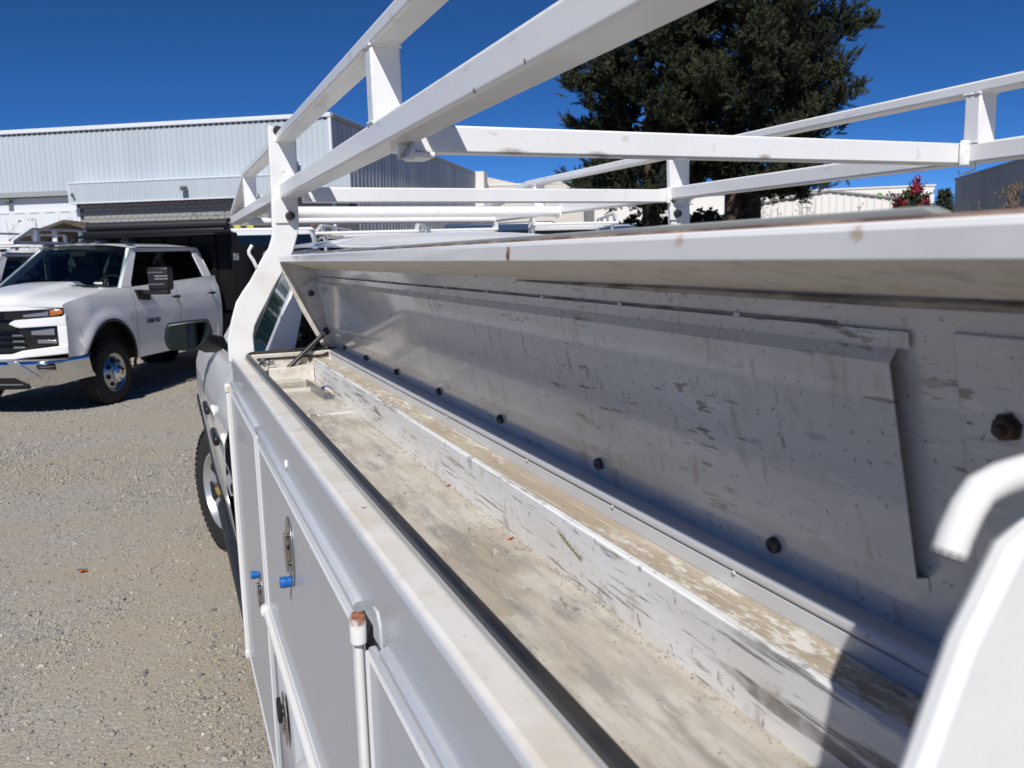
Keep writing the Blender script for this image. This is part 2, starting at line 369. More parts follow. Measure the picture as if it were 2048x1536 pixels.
# ground: grey crushed stone worn to tan dirt in the wheel tracks
def ground_mat():
    m = bpy.data.materials.new('gravel_ground'); m.use_nodes = True
    nt = m.node_tree; N, L = nt.nodes, nt.links
    b = N['Principled BSDF']; b.inputs['Roughness'].default_value = 0.95
    b.inputs['Specular IOR Level'].default_value = 0.2
    tc = N.new('ShaderNodeTexCoord'); co = tc.outputs['Object']
    v = N.new('ShaderNodeTexVoronoi'); v.inputs['Scale'].default_value = 62
    v2 = N.new('ShaderNodeTexVoronoi'); v2.inputs['Scale'].default_value = 135
    L.new(co, v.inputs['Vector']); L.new(co, v2.inputs['Vector'])
    rp = N.new('ShaderNodeValToRGB')
    e = rp.color_ramp.elements
    e[0].color = (0.2, 0.195, 0.185, 1); e[1].color = (0.5, 0.475, 0.43, 1)
    for p, c in ((0.3, (0.28, 0.27, 0.248)), (0.6, (0.345, 0.322, 0.285)), (0.85, (0.39, 0.36, 0.315))):
        x = e.new(p); x.color = (*c, 1)
    L.new(v.outputs['Color'], rp.inputs['Fac'])
    rp2 = N.new('ShaderNodeValToRGB'); e = rp2.color_ramp.elements
    e[0].color = (0.265, 0.23, 0.18, 1); e[1].color = (0.39, 0.345, 0.275, 1)
    L.new(v2.outputs['Color'], rp2.inputs['Fac'])
    nz = N.new('ShaderNodeTexNoise'); nz.inputs['Scale'].default_value = 5; nz.inputs['Detail'].default_value = 6
    L.new(co, nz.inputs['Vector'])
    mxd = N.new('ShaderNodeMix'); mxd.data_type = 'RGBA'
    L.new(nz.outputs['Fac'], mxd.inputs[0])
    L.new(rp2.outputs['Color'], mxd.inputs[6]); mxd.inputs[7].default_value = (0.35, 0.31, 0.245, 1)
    pn = N.new('ShaderNodeTexNoise'); pn.inputs['Scale'].default_value = 0.55; pn.inputs['Detail'].default_value = 9
    pn.inputs['Roughness'].default_value = 0.68
    mp = N.new('ShaderNodeMapping'); mp.inputs['Scale'].default_value = (0.8, 1.3, 1); mp.inputs['Rotation'].default_value = (0, 0, 0.5)
    L.new(co, mp.inputs['Vector']); L.new(mp.outputs['Vector'], pn.inputs['Vector'])
    mr = N.new('ShaderNodeMapRange'); mr.inputs['From Min'].default_value = 0.43; mr.inputs['From Max'].default_value = 0.56
    L.new(pn.outputs['Fac'], mr.inputs['Value'])
    mx = N.new('ShaderNodeMix'); mx.data_type = 'RGBA'
    L.new(mr.outputs['Result'], mx.inputs[0]); L.new(rp.outputs['Color'], mx.inputs[6]); L.new(mxd.outputs[2], mx.inputs[7])
    L.new(mx.outputs[2], b.inputs['Base Color'])
    bp = N.new('ShaderNodeBump'); bp.inputs['Strength'].default_value = 0.55; bp.inputs['Distance'].default_value = 0.007
    mh = N.new('ShaderNodeMath'); mh.operation = 'MULTIPLY_ADD'
    L.new(v.outputs['Distance'], mh.inputs[0]); mh.inputs[1].default_value = -1.0
    mh2 = N.new('ShaderNodeMath'); mh2.operation = 'MULTIPLY'
    L.new(nz.outputs['Fac'], mh2.inputs[0]); mh2.inputs[1].default_value = 1.2
    L.new(mh2.outputs[0], mh.inputs[2])
    L.new(mh.outputs[0], bp.inputs['Height']); L.new(bp.outputs['Normal'], b.inputs['Normal'])
    M['gravel_ground'] = m
ground_mat()
pbr('pebble', (0.3, 0.29, 0.27), 0.9, spec=0.2, attr=('tone', [(0.15, 0.155, 0.155), (0.29, 0.275, 0.245), (0.36, 0.325, 0.27), (0.43, 0.405, 0.36), (0.6, 0.565, 0.5)]))

# ------------------------------------------------------------------ mesh helpers
def tag(o, label=None, cat=None, group=None, kind=None):
    if label: o['label'] = label
    if cat: o['category'] = cat
    if group: o['group'] = group
    if kind: o['kind'] = kind
    return o

def thing(name, label, cat, loc=(0, 0, 0), rz=0.0, group=None):
    o = bpy.data.objects.new(name, None)
    COL.objects.link(o)
    o.empty_display_size = 0.2
    o.location = loc
    o.rotation_euler = (0, 0, rz)
    o['mw'] = [x for row in (Matrix.Translation(loc) @ Matrix.Rotation(rz, 4, 'Z')) for x in row]
    return tag(o, label, cat, group)

def children(o):
    return [c for c in bpy.data.objects if c.parent == o]

def copy_tree(o, parent=None):
    c = o.copy()
    COL.objects.link(c)
    if parent is not None:
        c.parent = parent
    for ch in children(o):
        if ch is not c:
            copy_tree(ch, c)
    return c

class MB:
    def __init__(s):
        s.v = []; s.f = []
    def add(s, vs, fs):
        n = len(s.v)
        s.v += [tuple(p) for p in vs]
        s.f += [tuple(i + n for i in f) for f in fs]
        return s
    def box(s, x0, y0, z0, x1, y1, z1):
        x0, x1 = min(x0, x1), max(x0, x1); y0, y1 = min(y0, y1), max(y0, y1); z0, z1 = min(z0, z1), max(z0, z1)
        return s.add([(x0, y0, z0), (x1, y0, z0), (x1, y1, z0), (x0, y1, z0), (x0, y0, z1), (x1, y0, z1), (x1, y1, z1), (x0, y1, z1)],
                     [(0, 3, 2, 1), (4, 5, 6, 7), (0, 1, 5, 4), (1, 2, 6, 5), (2, 3, 7, 6), (3, 0, 4, 7)])
    def prism(s, pts, ext):
        """polygon of 3-D points extruded by a vector"""
        e = Vector(ext); n = len(pts)
        a = [Vector(p) for p in pts]
        nrm = Vector((0, 0, 0))
        for i in range(n):
            nrm += a[i].cross(a[(i + 1) % n])
        if nrm.dot(e) > 0:
            a.reverse()
        vs = a + [p + e for p in a]
        fs = [tuple(range(n)), tuple(range(2 * n - 1, n - 1, -1))]
        for i in range(n):
            j = (i + 1) % n
            fs.append((i, i + n, j + n, j))
        return s.add(vs, fs)
    def tube(s, pts, r, n=10, caps=True):
        pts = [Vector(p) for p in pts]
        rs = r if isinstance(r, (list, tuple)) else [r] * len(pts)
        up = None; rings = []
        for i, p in enumerate(pts):
            if i == 0: t = pts[1] - p
            elif i == len(pts) - 1: t = p - pts[i - 1]
            else: t = (pts[i + 1] - p).normalized() + (p - pts[i - 1]).normalized()
            t.normalize()
            if up is None:
                up = t.orthogonal().normalized()
            up = (up - t * up.dot(t)).normalized()
            w = t.cross(up)
            rings.append([p + (up * math.cos(2 * math.pi * k / n) + w * math.sin(2 * math.pi * k / n)) * rs[i] for k in range(n)])
        vs = [q for rg in rings for q in rg]; fs = []
        for i in range(len(pts) - 1):
            for k in range(n):
                a, b = i * n + k, i * n + (k + 1) % n
                fs.append((a, b, b + n, a + n))
        if caps:
            fs.append(tuple(range(n - 1, -1, -1)))
            fs.append(tuple((len(pts) - 1) * n + k for k in range(n)))
        return s.add(vs, fs)
    def lathe(s, prof, org, axis, n=24, caps=True):
        """profile of (radius, height along axis)"""
        ax = Vector(axis).normalized(); u = ax.orthogonal().normalized(); w = ax.cross(u); o = Vector(org)
        vs = []; fs = []
        for r, h in prof:
            for k in range(n):
                a = 2 * math.pi * k / n
                vs.append(o + ax * h + (u * math.cos(a) + w * math.sin(a)) * max(r, 1e-5))
        for i in range(len(prof) - 1):
            for k in range(n):
                a, b = i * n + k, i * n + (k + 1) % n
                fs.append((a, b, b + n, a + n))
        if caps:
            fs.append(tuple(range(n - 1, -1, -1)))
            fs.append(tuple((len(prof) - 1) * n + k for k in range(n)))
        return s.add(vs, fs)
    def grid(s, fn, nu, nv, flip=False):
        vs = [fn(i / nu, j / nv) for i in range(nu + 1) for j in range(nv + 1)]
        fs = []
        for i in range(nu):
            for j in range(nv):
                a = i * (nv + 1) + j
                q = (a, a + nv + 1, a + nv + 2, a + 1)
                fs.append(q[::-1] if flip else q)
        return s.add(vs, fs)
    def ball(s, c, r, n=8, sq=(1, 1, 1)):
        prof = []
        vs = []; fs = []
        c = Vector(c)
        for i in range(n + 1):
            th = math.pi * i / n
            for k in range(2 * n):
                ph = math.pi * k / n
                vs.append(c + Vector((r * sq[0] * math.sin(th) * math.cos(ph), r * sq[1] * math.sin(th) * math.sin(ph), r * sq[2] * math.cos(th))))
        m = 2 * n
        for i in range(n):
            for k in range(m):
                a, b = i * m + k, i * m + (k + 1) % m
                fs.append((a, a + m, b + m, b))
        return s.add(vs, fs)
    def build(s, name, mat, parent=None, bevel=0.0, seg=2, ang=35, world=False, solid=0.0, clean=False):
        me = bpy.data.meshes.new(name)
        me.from_pydata(s.v, [], s.f)
        if clean:
            b = bmesh.new(); b.from_mesh(me)
            bmesh.ops.remove_doubles(b, verts=b.verts, dist=1e-5)
            bmesh.ops.recalc_face_normals(b, faces=b.faces)
            b.to_mesh(me); b.free()
        me.update()
        me.polygons.foreach_set('use_smooth', [True] * len(me.polygons))
        me.set_sharp_from_angle(angle=R(ang))
        me.materials.append(M[mat])
        o = bpy.data.objects.new(name, me)
        COL.objects.link(o)
        if solid:
            md = o.modifiers.new('thick', 'SOLIDIFY'); md.thickness = solid; md.offset = -1
        if bevel:
            md = o.modifiers.new('bevel', 'BEVEL'); md.width = bevel; md.segments = seg; md.limit_method = 'ANGLE'; md.angle_limit = R(40)
            md.harden_normals = False
        if parent is not None:
            o.parent = parent
            if world and 'mw' in parent:
                w = parent['mw']
                o.matrix_parent_inverse = Matrix([w[0:4], w[4:8], w[8:12], w[12:16]]).inverted()
        return o

def text_part(name, body, size, mat, parent, mtx, extrude=0.004, shear=0.0):
    cu = bpy.data.curves.new(name, 'FONT')
    cu.body = body; cu.size = size; cu.extrude = extrude; cu.shear = shear
    cu.align_x = 'CENTER'; cu.align_y = 'CENTER'
    cu.materials.append(M[mat])
    tmp = bpy.data.objects.new('tmp_text', cu)
    COL.objects.link(tmp)
    bpy.context.view_layer.update()
    me = bpy.data.meshes.new_from_object(tmp)
    bpy.data.objects.remove(tmp)
    me.transform(mtx)
    o = bpy.data.objects.new(name, me)
    COL.objects.link(o)
    if not me.materials: me.materials.append(M[mat])
    if parent is not None: o.parent = parent
    return o

def lerp(a, b, t): return a + (b - a) * t
def pw(tab, x):
    if x <= tab[0][0]: return tab[0][1]
    for (a, b), (c, d) in zip(tab, tab[1:]):
        if x <= c: return b + (d - b) * (x - a) / (c - a)
    return tab[-1][1]
def sstep(a, b, x):
    t = max(0.0, min(1.0, (x - a) / (b - a))); return t * t * (3 - 2 * t)
# ------------------------------------------------------------------ ground
g = MB().grid(lambda u, v: (lerp(-400, 400, u), lerp(-300, 600, v), 0.0), 8, 8).build('ground', 'gravel_ground')
tag(g, 'pale gravel and tan dirt yard under the trucks', None, None, 'structure')

def instanced(name, base_v, base_f, P, S, ROT, tone, mat, kind='stuff', squash=None):
    """many small solids merged into one mesh, each with its own size, turn and tone"""
    n = len(P); bv = np.asarray(base_v, float); bf = np.asarray(base_f, int)
    nv, nf, k = len(bv), len(bf), bf.shape[1]
    V = np.einsum('nij,vj->nvi', ROT, bv) if squash is None else np.einsum('nij,nvj->nvi', ROT, bv[None] * squash[:, None, :])
    V = V * S[:, None, None] + P[:, None, :]
    F = (bf[None] + (np.arange(n) * nv)[:, None, None]).reshape(-1, k)
    me = bpy.data.meshes.new(name)
    me.vertices.add(n * nv); me.vertices.foreach_set('co', V.reshape(-1))
    me.loops.add(F.size); me.loops.foreach_set('vertex_index', F.reshape(-1).astype(np.int32))
    me.polygons.add(len(F)); me.polygons.foreach_set('loop_start', (np.arange(len(F)) * k).astype(np.int32))
    me.update(calc_edges=True)
    a = me.attributes.new('tone', 'FLOAT', 'POINT'); a.data.foreach_set('value', np.repeat(tone, nv).astype(np.float32))
    me.materials.append(M[mat])
    o = bpy.data.objects.new(name, me); COL.objects.link(o)
    if kind: o['kind'] = kind
    return o

def rand_rot(n, flat=1.0):
    a = RNG.uniform(0, 2 * np.pi, n); b = RNG.normal(0, 0.35 * flat, n); c = RNG.normal(0, 0.35 * flat, n)
    ca, sa, cb, sb, cc, sc_ = np.cos(a), np.sin(a), np.cos(b), np.sin(b), np.cos(c), np.sin(c)
    Z = np.zeros((n, 3, 3)); Z[:, 0, 0] = ca; Z[:, 0, 1] = -sa; Z[:, 1, 0] = sa; Z[:, 1, 1] = ca; Z[:, 2, 2] = 1
    X = np.zeros((n, 3, 3)); X[:, 0, 0] = 1; X[:, 1, 1] = cb; X[:, 1, 2] = -sb; X[:, 2, 1] = sb; X[:, 2, 2] = cb
    Y = np.zeros((n, 3, 3)); Y[:, 1, 1] = 1; Y[:, 0, 0] = cc; Y[:, 0, 2] = sc_; Y[:, 2, 0] = -sc_; Y[:, 2, 2] = cc
    return Z @ X @ Y

def ico():
    b = bmesh.new(); bmesh.ops.create_icosphere(b, subdivisions=1, radius=1)
    v = np.array([x.co[:] for x in b.verts]); f = np.array([[q.index for q in p.verts] for p in b.faces]); b.free()
    v = v * (1 + np.random.default_rng(3).uniform(-0.28, 0.2, (len(v), 1)))
    return v, f

def pebbles():
    def field(x, y):
        return np.sin(x * 2.1 + 1.3 * np.sin(y * 1.1)) + np.sin(y * 1.7 + x * 0.9 + 1.0) + 0.6 * np.sin(x * 5.3 - y * 3.1) + 0.5 * np.sin(x * 11 + y * 7.7)
    def spread(n, d0, d1, p):
        d = d0 * (d1 / d0) ** (RNG.uniform(0, 1, n) ** p)
        az = np.radians(RNG.uniform(-12, 24, n))
        x, y = d * np.sin(az), d * np.cos(az)
        k = ((field(x, y) + RNG.normal(0, 0.7, n)) > 0.15) | (RNG.uniform(0, 1, n) < 0.16)
        return x[k], y[k], d[k]
    # fine chips: eight-faced, most of the ground
    x, y, d = spread(210000, 1.9, 15, 1.0); n = len(x)
    s = np.clip(RNG.lognormal(math.log(0.0042), 0.38, n), 0.0022, 0.011) * np.clip(d / 4.5, 0.8, 1.9)
    ov = np.array([(1, 0, 0), (-0.9, 0.1, 0.1), (0.1, 1, 0), (0, -1, -0.1), (0.15, 0.1, 1), (0, 0, -0.8)], float)
    of = np.array([(0, 2, 4), (2, 1, 4), (1, 3, 4), (3, 0, 4), (2, 0, 5), (1, 2, 5), (3, 1, 5), (0, 3, 5)])
    sq = np.stack([RNG.uniform(0.8, 1.6, n), RNG.uniform(0.6, 1.1, n), RNG.uniform(0.4, 0.9, n)], 1)
    o = instanced('gravel', ov, of, np.stack([x, y, s * 0.15], 1), s, rand_rot(n, 1.4), np.clip(RNG.normal(0.42, 0.2, n), 0, 1), 'pebble', squash=sq)
    o['label'] = 'fine grey and tan stone chips covering the yard'
    # bigger stones, sparse
    x, y, d = spread(15000, 2.0, 13, 1.0); n = len(x)
    s = np.clip(RNG.lognormal(math.log(0.0085), 0.35, n), 0.006, 0.02)
    v, f = ico()
    sq = np.stack([RNG.uniform(0.8, 1.7, n), RNG.uniform(0.6, 1.1, n), RNG.uniform(0.3, 0.7, n)], 1)
    o = instanced('gravel', v, f, np.stack([x, y, s * 0.15], 1), s, rand_rot(n, 1.2), np.clip(RNG.normal(0.38, 0.22, n), 0, 1), 'pebble', squash=sq)
    o['label'] = 'larger loose stones scattered over the gravel yard'
pebbles()

# ------------------------------------------------------------------ the white utility truck (parts in world coordinates)
TR = thing('utility_truck', 'white utility truck with open side bin lid and ladder rack, filling the foreground', 'truck', (1.105, 2.9, 0))
def W(mb, name, mat, bevel=0.0, parent=None, **k):
    return mb.build(name, mat, parent or TR, bevel=bevel, world=True, **k)

YA, YB = 0.12, 2.87
# body shell
W(MB().box(0.1865, YA, 0.46, 0.225, 2.02, 1.388).box(0.1865, 2.02, 0.46, 0.225, YB, 1.388), 'body_wall', 'underbody')
W(MB().box(0.184, YA, 1.389, 0.2265, YB, 1.490), 'top_rail', 'flange_paint', 0.009, seg=3)
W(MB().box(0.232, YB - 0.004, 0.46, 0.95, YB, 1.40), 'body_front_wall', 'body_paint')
W(MB().box(0.2275, YA, 0.46, 0.60, YB - 0.006, 1.38), 'body_core', 'underbody')
# opposite side of the body and the load bed
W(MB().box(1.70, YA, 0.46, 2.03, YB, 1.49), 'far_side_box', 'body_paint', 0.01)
W(MB().box(0.61, YA, 0.80, 1.695, YB - 0.01, 0.86), 'bed_floor', 'underbody')
W(MB().box(0.60, YB - 0.03, 0.86, 1.70, YB, 1.5), 'bed_headboard', 'body_paint', 0.006)

# compartment doors on the near side: each a thick folded pan with rolled edges coloured paler as if catching light
def door(y0, y1, z0, z1):
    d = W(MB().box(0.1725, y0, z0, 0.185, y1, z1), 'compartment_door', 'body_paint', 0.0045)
    fr = MB()
    e = 0.0055
    fr.tube([(0.1722, y0 + e, z0 + e), (0.1722, y0 + e, z1 - e), (0.1722, y1 - e, z1 - e), (0.1722, y1 - e, z0 + e), (0.1722, y0 + e, z0 + e)], 0.0031, 6)
    fr.build('door_edge', 'lit_edge_paint', d)
    return d
d1 = door(2.068, 2.858, 0.462, 1.384)
d2 = door(0.925, 2.005, 0.978, 1.384)
d3 = door(YA, 0.862, 0.50, 1.384)
# drip rails over the doors
for a, b in ((2.07, 2.86), (0.93, 2.0), (YA, 0.80)):
    W(MB().tube([(0.180, a, 1.400), (0.179, a + 0.012, 1.404), (0.179, b - 0.012, 1.404), (0.180, b, 1.400)], 0.0085, 10), 'drip_rail', 'body_paint')
# hinge rods with knuckles
def rod(p, q, r=0.0085):
    h = W(MB().tube([p, q], r, 12), 'hinge_rod', 'hinge_paint')
    return h
h1 = rod((0.168, 2.884, 1.375), (0.168, 2.884, 0.465))
MB().box(0.157, 2.874, 1.373, 0.180, 2.896, 1.402).build('hinge_knuckle', 'hinge_paint', h1, bevel=0.004)
MB().box(0.176, 2.845, 1.375, 0.19, 2.872, 1.404).build('hinge_knuckle', 'hinge_paint', h1, bevel=0.004)
MB().box(0.158, 2.873, 0.450, 0.180, 2.896, 0.478).build('hinge_knuckle', 'hinge_paint', h1, bevel=0.004)
h2 = rod((0.166, 2.02, 0.968), (0.166, 0.9, 0.968), 0.0095)
MB().tube([(0.166, 2.022, 0.968), (0.166, 1.998, 0.968)], 0.0145, 14).build('hinge_knuckle', 'hinge_paint', h2, bevel=0.002)
h3 = rod((0.166, 0.873, 1.385), (0.166, 0.873, 0.50), 0.0055)
MB().tube([(0.1655, 0.871, 1.384), (0.1655, 0.871, 1.414), (0.1655, 0.871, 1.419)], [0.0092, 0.0092, 0.007], 16).build('hinge_knuckle', 'hinge_paint', h3, bevel=0.002)
MB().prism([(0.1815, 0.870, 1.424), (0.1815, 0.850, 1.426), (0.1815, 0.838, 1.413), (0.1815, 0.836, 1.388), (0.1815, 0.870, 1.388)], (0.005, 0, 0)).build('hinge_leaf', 'flange_paint', h3, bevel=0.002)

# latches: dished oval plate, bell crank, bolts and a blue lock barrel
def latch(y, z, w, h, blue, ring=False):
    n = 28
    pts = [(0.1716, y + w * math.cos(2 * math.pi * k / n), z + h * math.sin(2 * math.pi * k / n)) for k in range(n)]
    l = W(MB().prism(pts, (-0.0025, 0, 0)), 'latch', 'stainless', 0.0008)
    mb = MB()
    pts = [(0.1688, y + w * 0.78 * math.cos(2 * math.pi * k / n), z + 0.004 + h * 0.72 * math.sin(2 * math.pi * k / n)) for k in range(n)]
    cx = [(0.1745, a, b) for _, a, b in pts]
    mb.grid(lambda u, v: Vector((0.1689 + 0.003 * math.sin(v * 1.57), y + w * 0.8 * (1 - v) * math.cos(2 * math.pi * u), z + 0.004 + h * 0.74 * (1 - v) * math.sin(2 * math.pi * u))), 24, 4)
    mb.build('latch_dish', 'zinc', l)
    lev = MB().prism([(0.166, y - 0.2 * w, z + 0.55 * h), (0.166, y + 0.35 * w, z + 0.5 * h), (0.166, y + 0.55 * w, z - 0.1 * h), (0.166, y + 0.1 * w, z - 0.62 * h), (0.166, y - 0.3 * w, z - 0.5 * h), (0.166, y - 0.1 * w, z)], (-0.0035, 0, 0))
    lev.build('latch_lever', 'stainless', l, bevel=0.001)
    for dy, dz in ((0.1, 0.42), (0.3, 0.05), (0.0, -0.35)):
        MB().ball((0.1655, y + dy * w, z + dz * h), 0.0055, 6, (0.8, 1, 1)).build('latch_bolt', 'chrome', l)
    if blue:
        by, bz = blue
        MB().lathe([(0.0098, 0), (0.0098, 0.007), (0.0105, 0.008), (0.0105, 0.018), (0.009, 0.0193), (0.0, 0.0195)], (0.1705, by, bz), (-1, 0, 0.06), 18).build('lock_barrel', 'blue_cap', l)
    if ring:
        MB().tube([(0.160, y + w * 0.5 * math.cos(t * 0.785), z + h * 0.35 + h * 0.45 * math.sin(t * 0.785)) for t in range(9)], 0.004, 8).build('latch_ring', 'black_plastic', l)
latch(1.497, 1.283, 0.046, 0.064, (1.512, 1.221))
latch(2.20, 0.935, 0.042, 0.06, (2.235, 0.978))
latch(1.80, 0.80, 0.04, 0.062, None, True)
# oval marker light above the drip rail
W(MB().ball((0.1835, 1.575, 1.424), 0.011, 8, (0.4, 1.1, 0.8)), 'marker_light', 'white_paint')

# lower quarter panel with wheel arch, flare, wheel and mudguard
WC = (1.22, 0.405)
def quarter():
    mb = MB(); ys = []
    ra = 0.47
    y = YA
    ys = [YA + (2.004 - YA) * i / 40 for i in range(41)] + [WC[0] - ra, WC[0] + ra] + [WC[0] + ra * math.cos(math.pi * k / 20) for k in range(21)]
    ys = sorted(set(round(q, 4) for q in ys if YA <= q <= 2.004))
    def low(q):
        t = ra * ra - (q - WC[0]) ** 2
        return WC[1] + math.sqrt(max(t, 0)) if abs(q - WC[0]) < ra else 0.46
    vs, fs = [], []
    for q in ys:
        vs += [(0.178, q, low(q)), (0.178, q, 0.955)]
    for i in range(len(ys) - 1):
        fs.append((2 * i, 2 * i + 1, 2 * i + 3, 2 * i + 2))
    mb.add(vs, fs)
    W(mb, 'quarter_panel', 'body_paint', solid=0.004)
    # fender flare, a fat rolled lip round the arch
    fl = MB()
    sec = [(0.0, 0.0), (-0.022, 0.006), (-0.036, 0.025), (-0.034, 0.06), (-0.018, 0.09), (0.0, 0.1)]
    def fn(u, v):
        a = lerp(-0.25, math.pi + 0.25, u)
        k = min(int(v * (len(sec) - 1)), len(sec) - 2); t = v * (len(sec) - 1) - k
        dx = lerp(sec[k][0], sec[k + 1][0], t); dr = lerp(sec[k][1], sec[k + 1][1], t)
        r = 0.455 + dr
        return (0.178 + dx, WC[0] + r * math.cos(a), WC[1] + r * math.sin(a))
    fl.grid(fn, 48, 15)
    W(fl, 'fender_flare', 'white_paint', ang=60)
    W(MB().lathe([(0.46, 0), (0.46, 0.35)], (0.19, WC[0], WC[1]), (1, 0, 0), 32, caps=False), 'wheel_well', 'underbody')
quarter()

def wheel(parent, name, c, ax, r, w, style, world=False):
    """tyre, rim and hub; ax points outboard"""
    t = MB().lathe([(r * 0.62, -w / 2), (r * 0.9, -w / 2 * 1.02), (r * 0.975, -w / 2 * 0.88), (r, -w / 2 * 0.7), (r * 1.004, 0), (r, w / 2 * 0.7), (r * 0.975, w / 2 * 0.88), (r * 0.9, w / 2 * 1.02), (r * 0.62, w / 2)], c, ax, 48, caps=False).build(name, 'tyre_rubber', parent, ang=40, world=world)
    k = MB(); A = Vector(ax).normalized(); cc = Vector(c)
    for i in range(60):     # tread blocks
        a = 2 * math.pi * i / 60; u = A.orthogonal().normalized(); v = A.cross(u)
        d = u * math.cos(a) + v * math.sin(a); tt = A.cross(d)
        for h in (-0.33, 0.0, 0.33):
            o = cc + A * (w * h) + d * (r * 0.995) + tt * (0.02 * (1 if h else 0))
            q = [o + A * (w * 0.13 * sx) + tt * (r * 0.036 * sy) for sx, sy in ((-1, -1), (1, -1), (1, 1), (-1, 1))]
            k.prism(q, d * 0.012)
    k.build('tread', 'tyre_rubber', t)
    rr = r * 0.63
    if style == 'dually':
        rim = MB().lathe([(rr, w * 0.42), (rr * 0.97, w * 0.50), (rr * 0.9, w * 0.47), (rr * 0.8, w * 0.40), (rr * 0.72, w * 0.46), (rr * 0.5, w * 0.62), (rr * 0.44, w * 0.64)], c, ax, 40, caps=False).build('rim', 'polished_grey', t, ang=30)
        for i in range(8):
            a = 2 * math.pi * (i + 0.3) / 8; u = A.orthogonal().normalized(); v = A.cross(u)
            d = u * math.cos(a) + v * math.sin(a); tt = A.cross(d)
            o = cc + A * (w * 0.535) + d * (rr * 0.645)
            nn = (A * 0.8 + d * 0.55).normalized(); e1 = tt; e2 = nn.cross(e1)
            q = [o + (e1 * math.cos(x) + e2 * math.sin(x) * 0.9) * rr * 0.125 + nn * 0.004 for x in [2 * math.pi * j / 14 for j in range(14)]]
            MB().prism(q, nn * 0.003).build('rim_hole', 'underbody', t)
        MB().lathe([(rr * 0.46, w * 0.60), (rr * 0.45, w * 0.72), (rr * 0.34, w * 0.78), (rr * 0.31, w * 0.9), (rr * 0.27, w * 0.93), (0.0, w * 0.94)], c, ax, 8, caps=False).build('hub', 'chrome', t, ang=25)
        MB().lathe([(rr * 0.13, w * 0.945), (0.0, w * 0.952)], c, ax, 20).build('hub_badge', 'gold', t)
    else:
        rim = MB().lathe([(rr, w * 0.40), (rr * 0.985, w * 0.50), (rr * 0.93, w * 0.5), (rr * 0.86, w * 0.36), (rr * 0.6, w * 0.33), (rr * 0.40, w * 0.36), (rr * 0.30, w * 0.40), (0.0, w * 0.40)], c, ax, 40, caps=False).build('rim', 'alloy', t, ang=30)
        for i in range(6):
            a = 2 * math.pi * (i + 0.5) / 6; u = A.orthogonal().normalized(); v = A.cross(u)
            d = u * math.cos(a) + v * math.sin(a); tt = A.cross(d)
            o = cc + A * (w * 0.352)
            q = [o + d * (rr * p) + tt * (rr * s) + A * (w * hh) for p, s, hh in ((0.44, -0.07, 0.012), (0.78, -0.26, 0.01), (0.85, -0.18, 0.012), (0.85, 0.18, 0.012), (0.78, 0.26, 0.01), (0.44, 0.07, 0.012))]
            MB().prism(q, A * 0.004).build('rim_hole', 'underbody', t)
        cap = MB().lathe([(rr * 0.27, w * 0.38), (rr * 0.26, w * 0.47), (rr * 0.2, w * 0.5), (0.0, w * 0.505)], c, ax, 24, caps=False).build('hub', 'black_gloss', t, ang=30)
        u = Vector((0, 0, 1)); v = A.cross(u)
        o = cc + A * (w * 0.506)
        bow = [(-1, -0.3), (-0.45, -0.3), (-0.4, -0.48), (0.4, -0.48), (0.45, -0.3), (0.85, -0.3), (1, 0.3), (0.45, 0.3), (0.4, 0.48), (-0.4, 0.48), (-0.45, 0.3), (-0.85, 0.3)]
        MB().prism([o + v * (x * rr * 0.19) + u * (y * rr * 0.19) for x, y in bow], A * 0.004).build('wheel_badge', 'gold', t)
    return t
wheel(TR, 'rear_wheel', (0.30, WC[0], WC[1]), (-1, 0, 0), 0.385, 0.25, 'alloy', True)

# ---- topside bin
W(MB().box(0.2275, YA, 1.385, 0.242, 2.85, 1.4935), 'bin_near_lip', 'lit_edge_paint', 0.002)  # pale colour carries the highlight line beside the seal
W(MB().box(0.242, YA, 1.385, 0.4372, 2.836, 1.400), 'bin_floor', 'floor_liner')
sm = MB().box(0.243, 2.165, 1.400, 0.4368, 2.185, 1.4015)
W(sm, 'floor_seam', 'bin_wall_paint', 0.0007)
W(MB().box(0.437, YA, 1.386, 0.4475, 2.846, 1.4735), 'bin_inner_wall', 'bin_wall_paint', 0.002)
W(MB().prism([(0.448, YA, 1.39), (0.448, YA, 1.4725), (0.4965, YA, 1.467), (0.4965, YA, 1.39)], (0, 2.846 - YA, 0)), 'bin_ledge', 'ledge_sand')
W(MB().box(0.4975, YA, 1.39, 0.60, 2.85, 1.4838), 'hinge_rail_lower', 'hinge_rail_paint', 0.001)
W(MB().box(0.4955, YA, 1.4845, 0.60, 2.852, 1.4985), 'hinge_rail_upper', 'hinge_rail_paint', 0.005, seg=3)
# small tack welds along the hinge rail
for y in (2.45, 1.98, 1.57, 1.17, 0.90, 0.655):
    W(MB().ball((0.4958, y, 1.4845), 0.0026, 5, (0.4, 1.3, 0.8)), 'tack_weld', 'lit_edge_paint')
# rubber seal: tube along the near edge, turning along the front
sp = [(0.2325, YA, 1.4935), (0.2325, 2.80, 1.4935), (0.2335, 2.832, 1.4945), (0.238, 2.846, 1.496), (0.25, 2.852, 1.498), (0.495, 2.857, 1.503)]
W(MB().tube(sp, 0.0068, 14), 'weather_seal', 'seal_rubber')
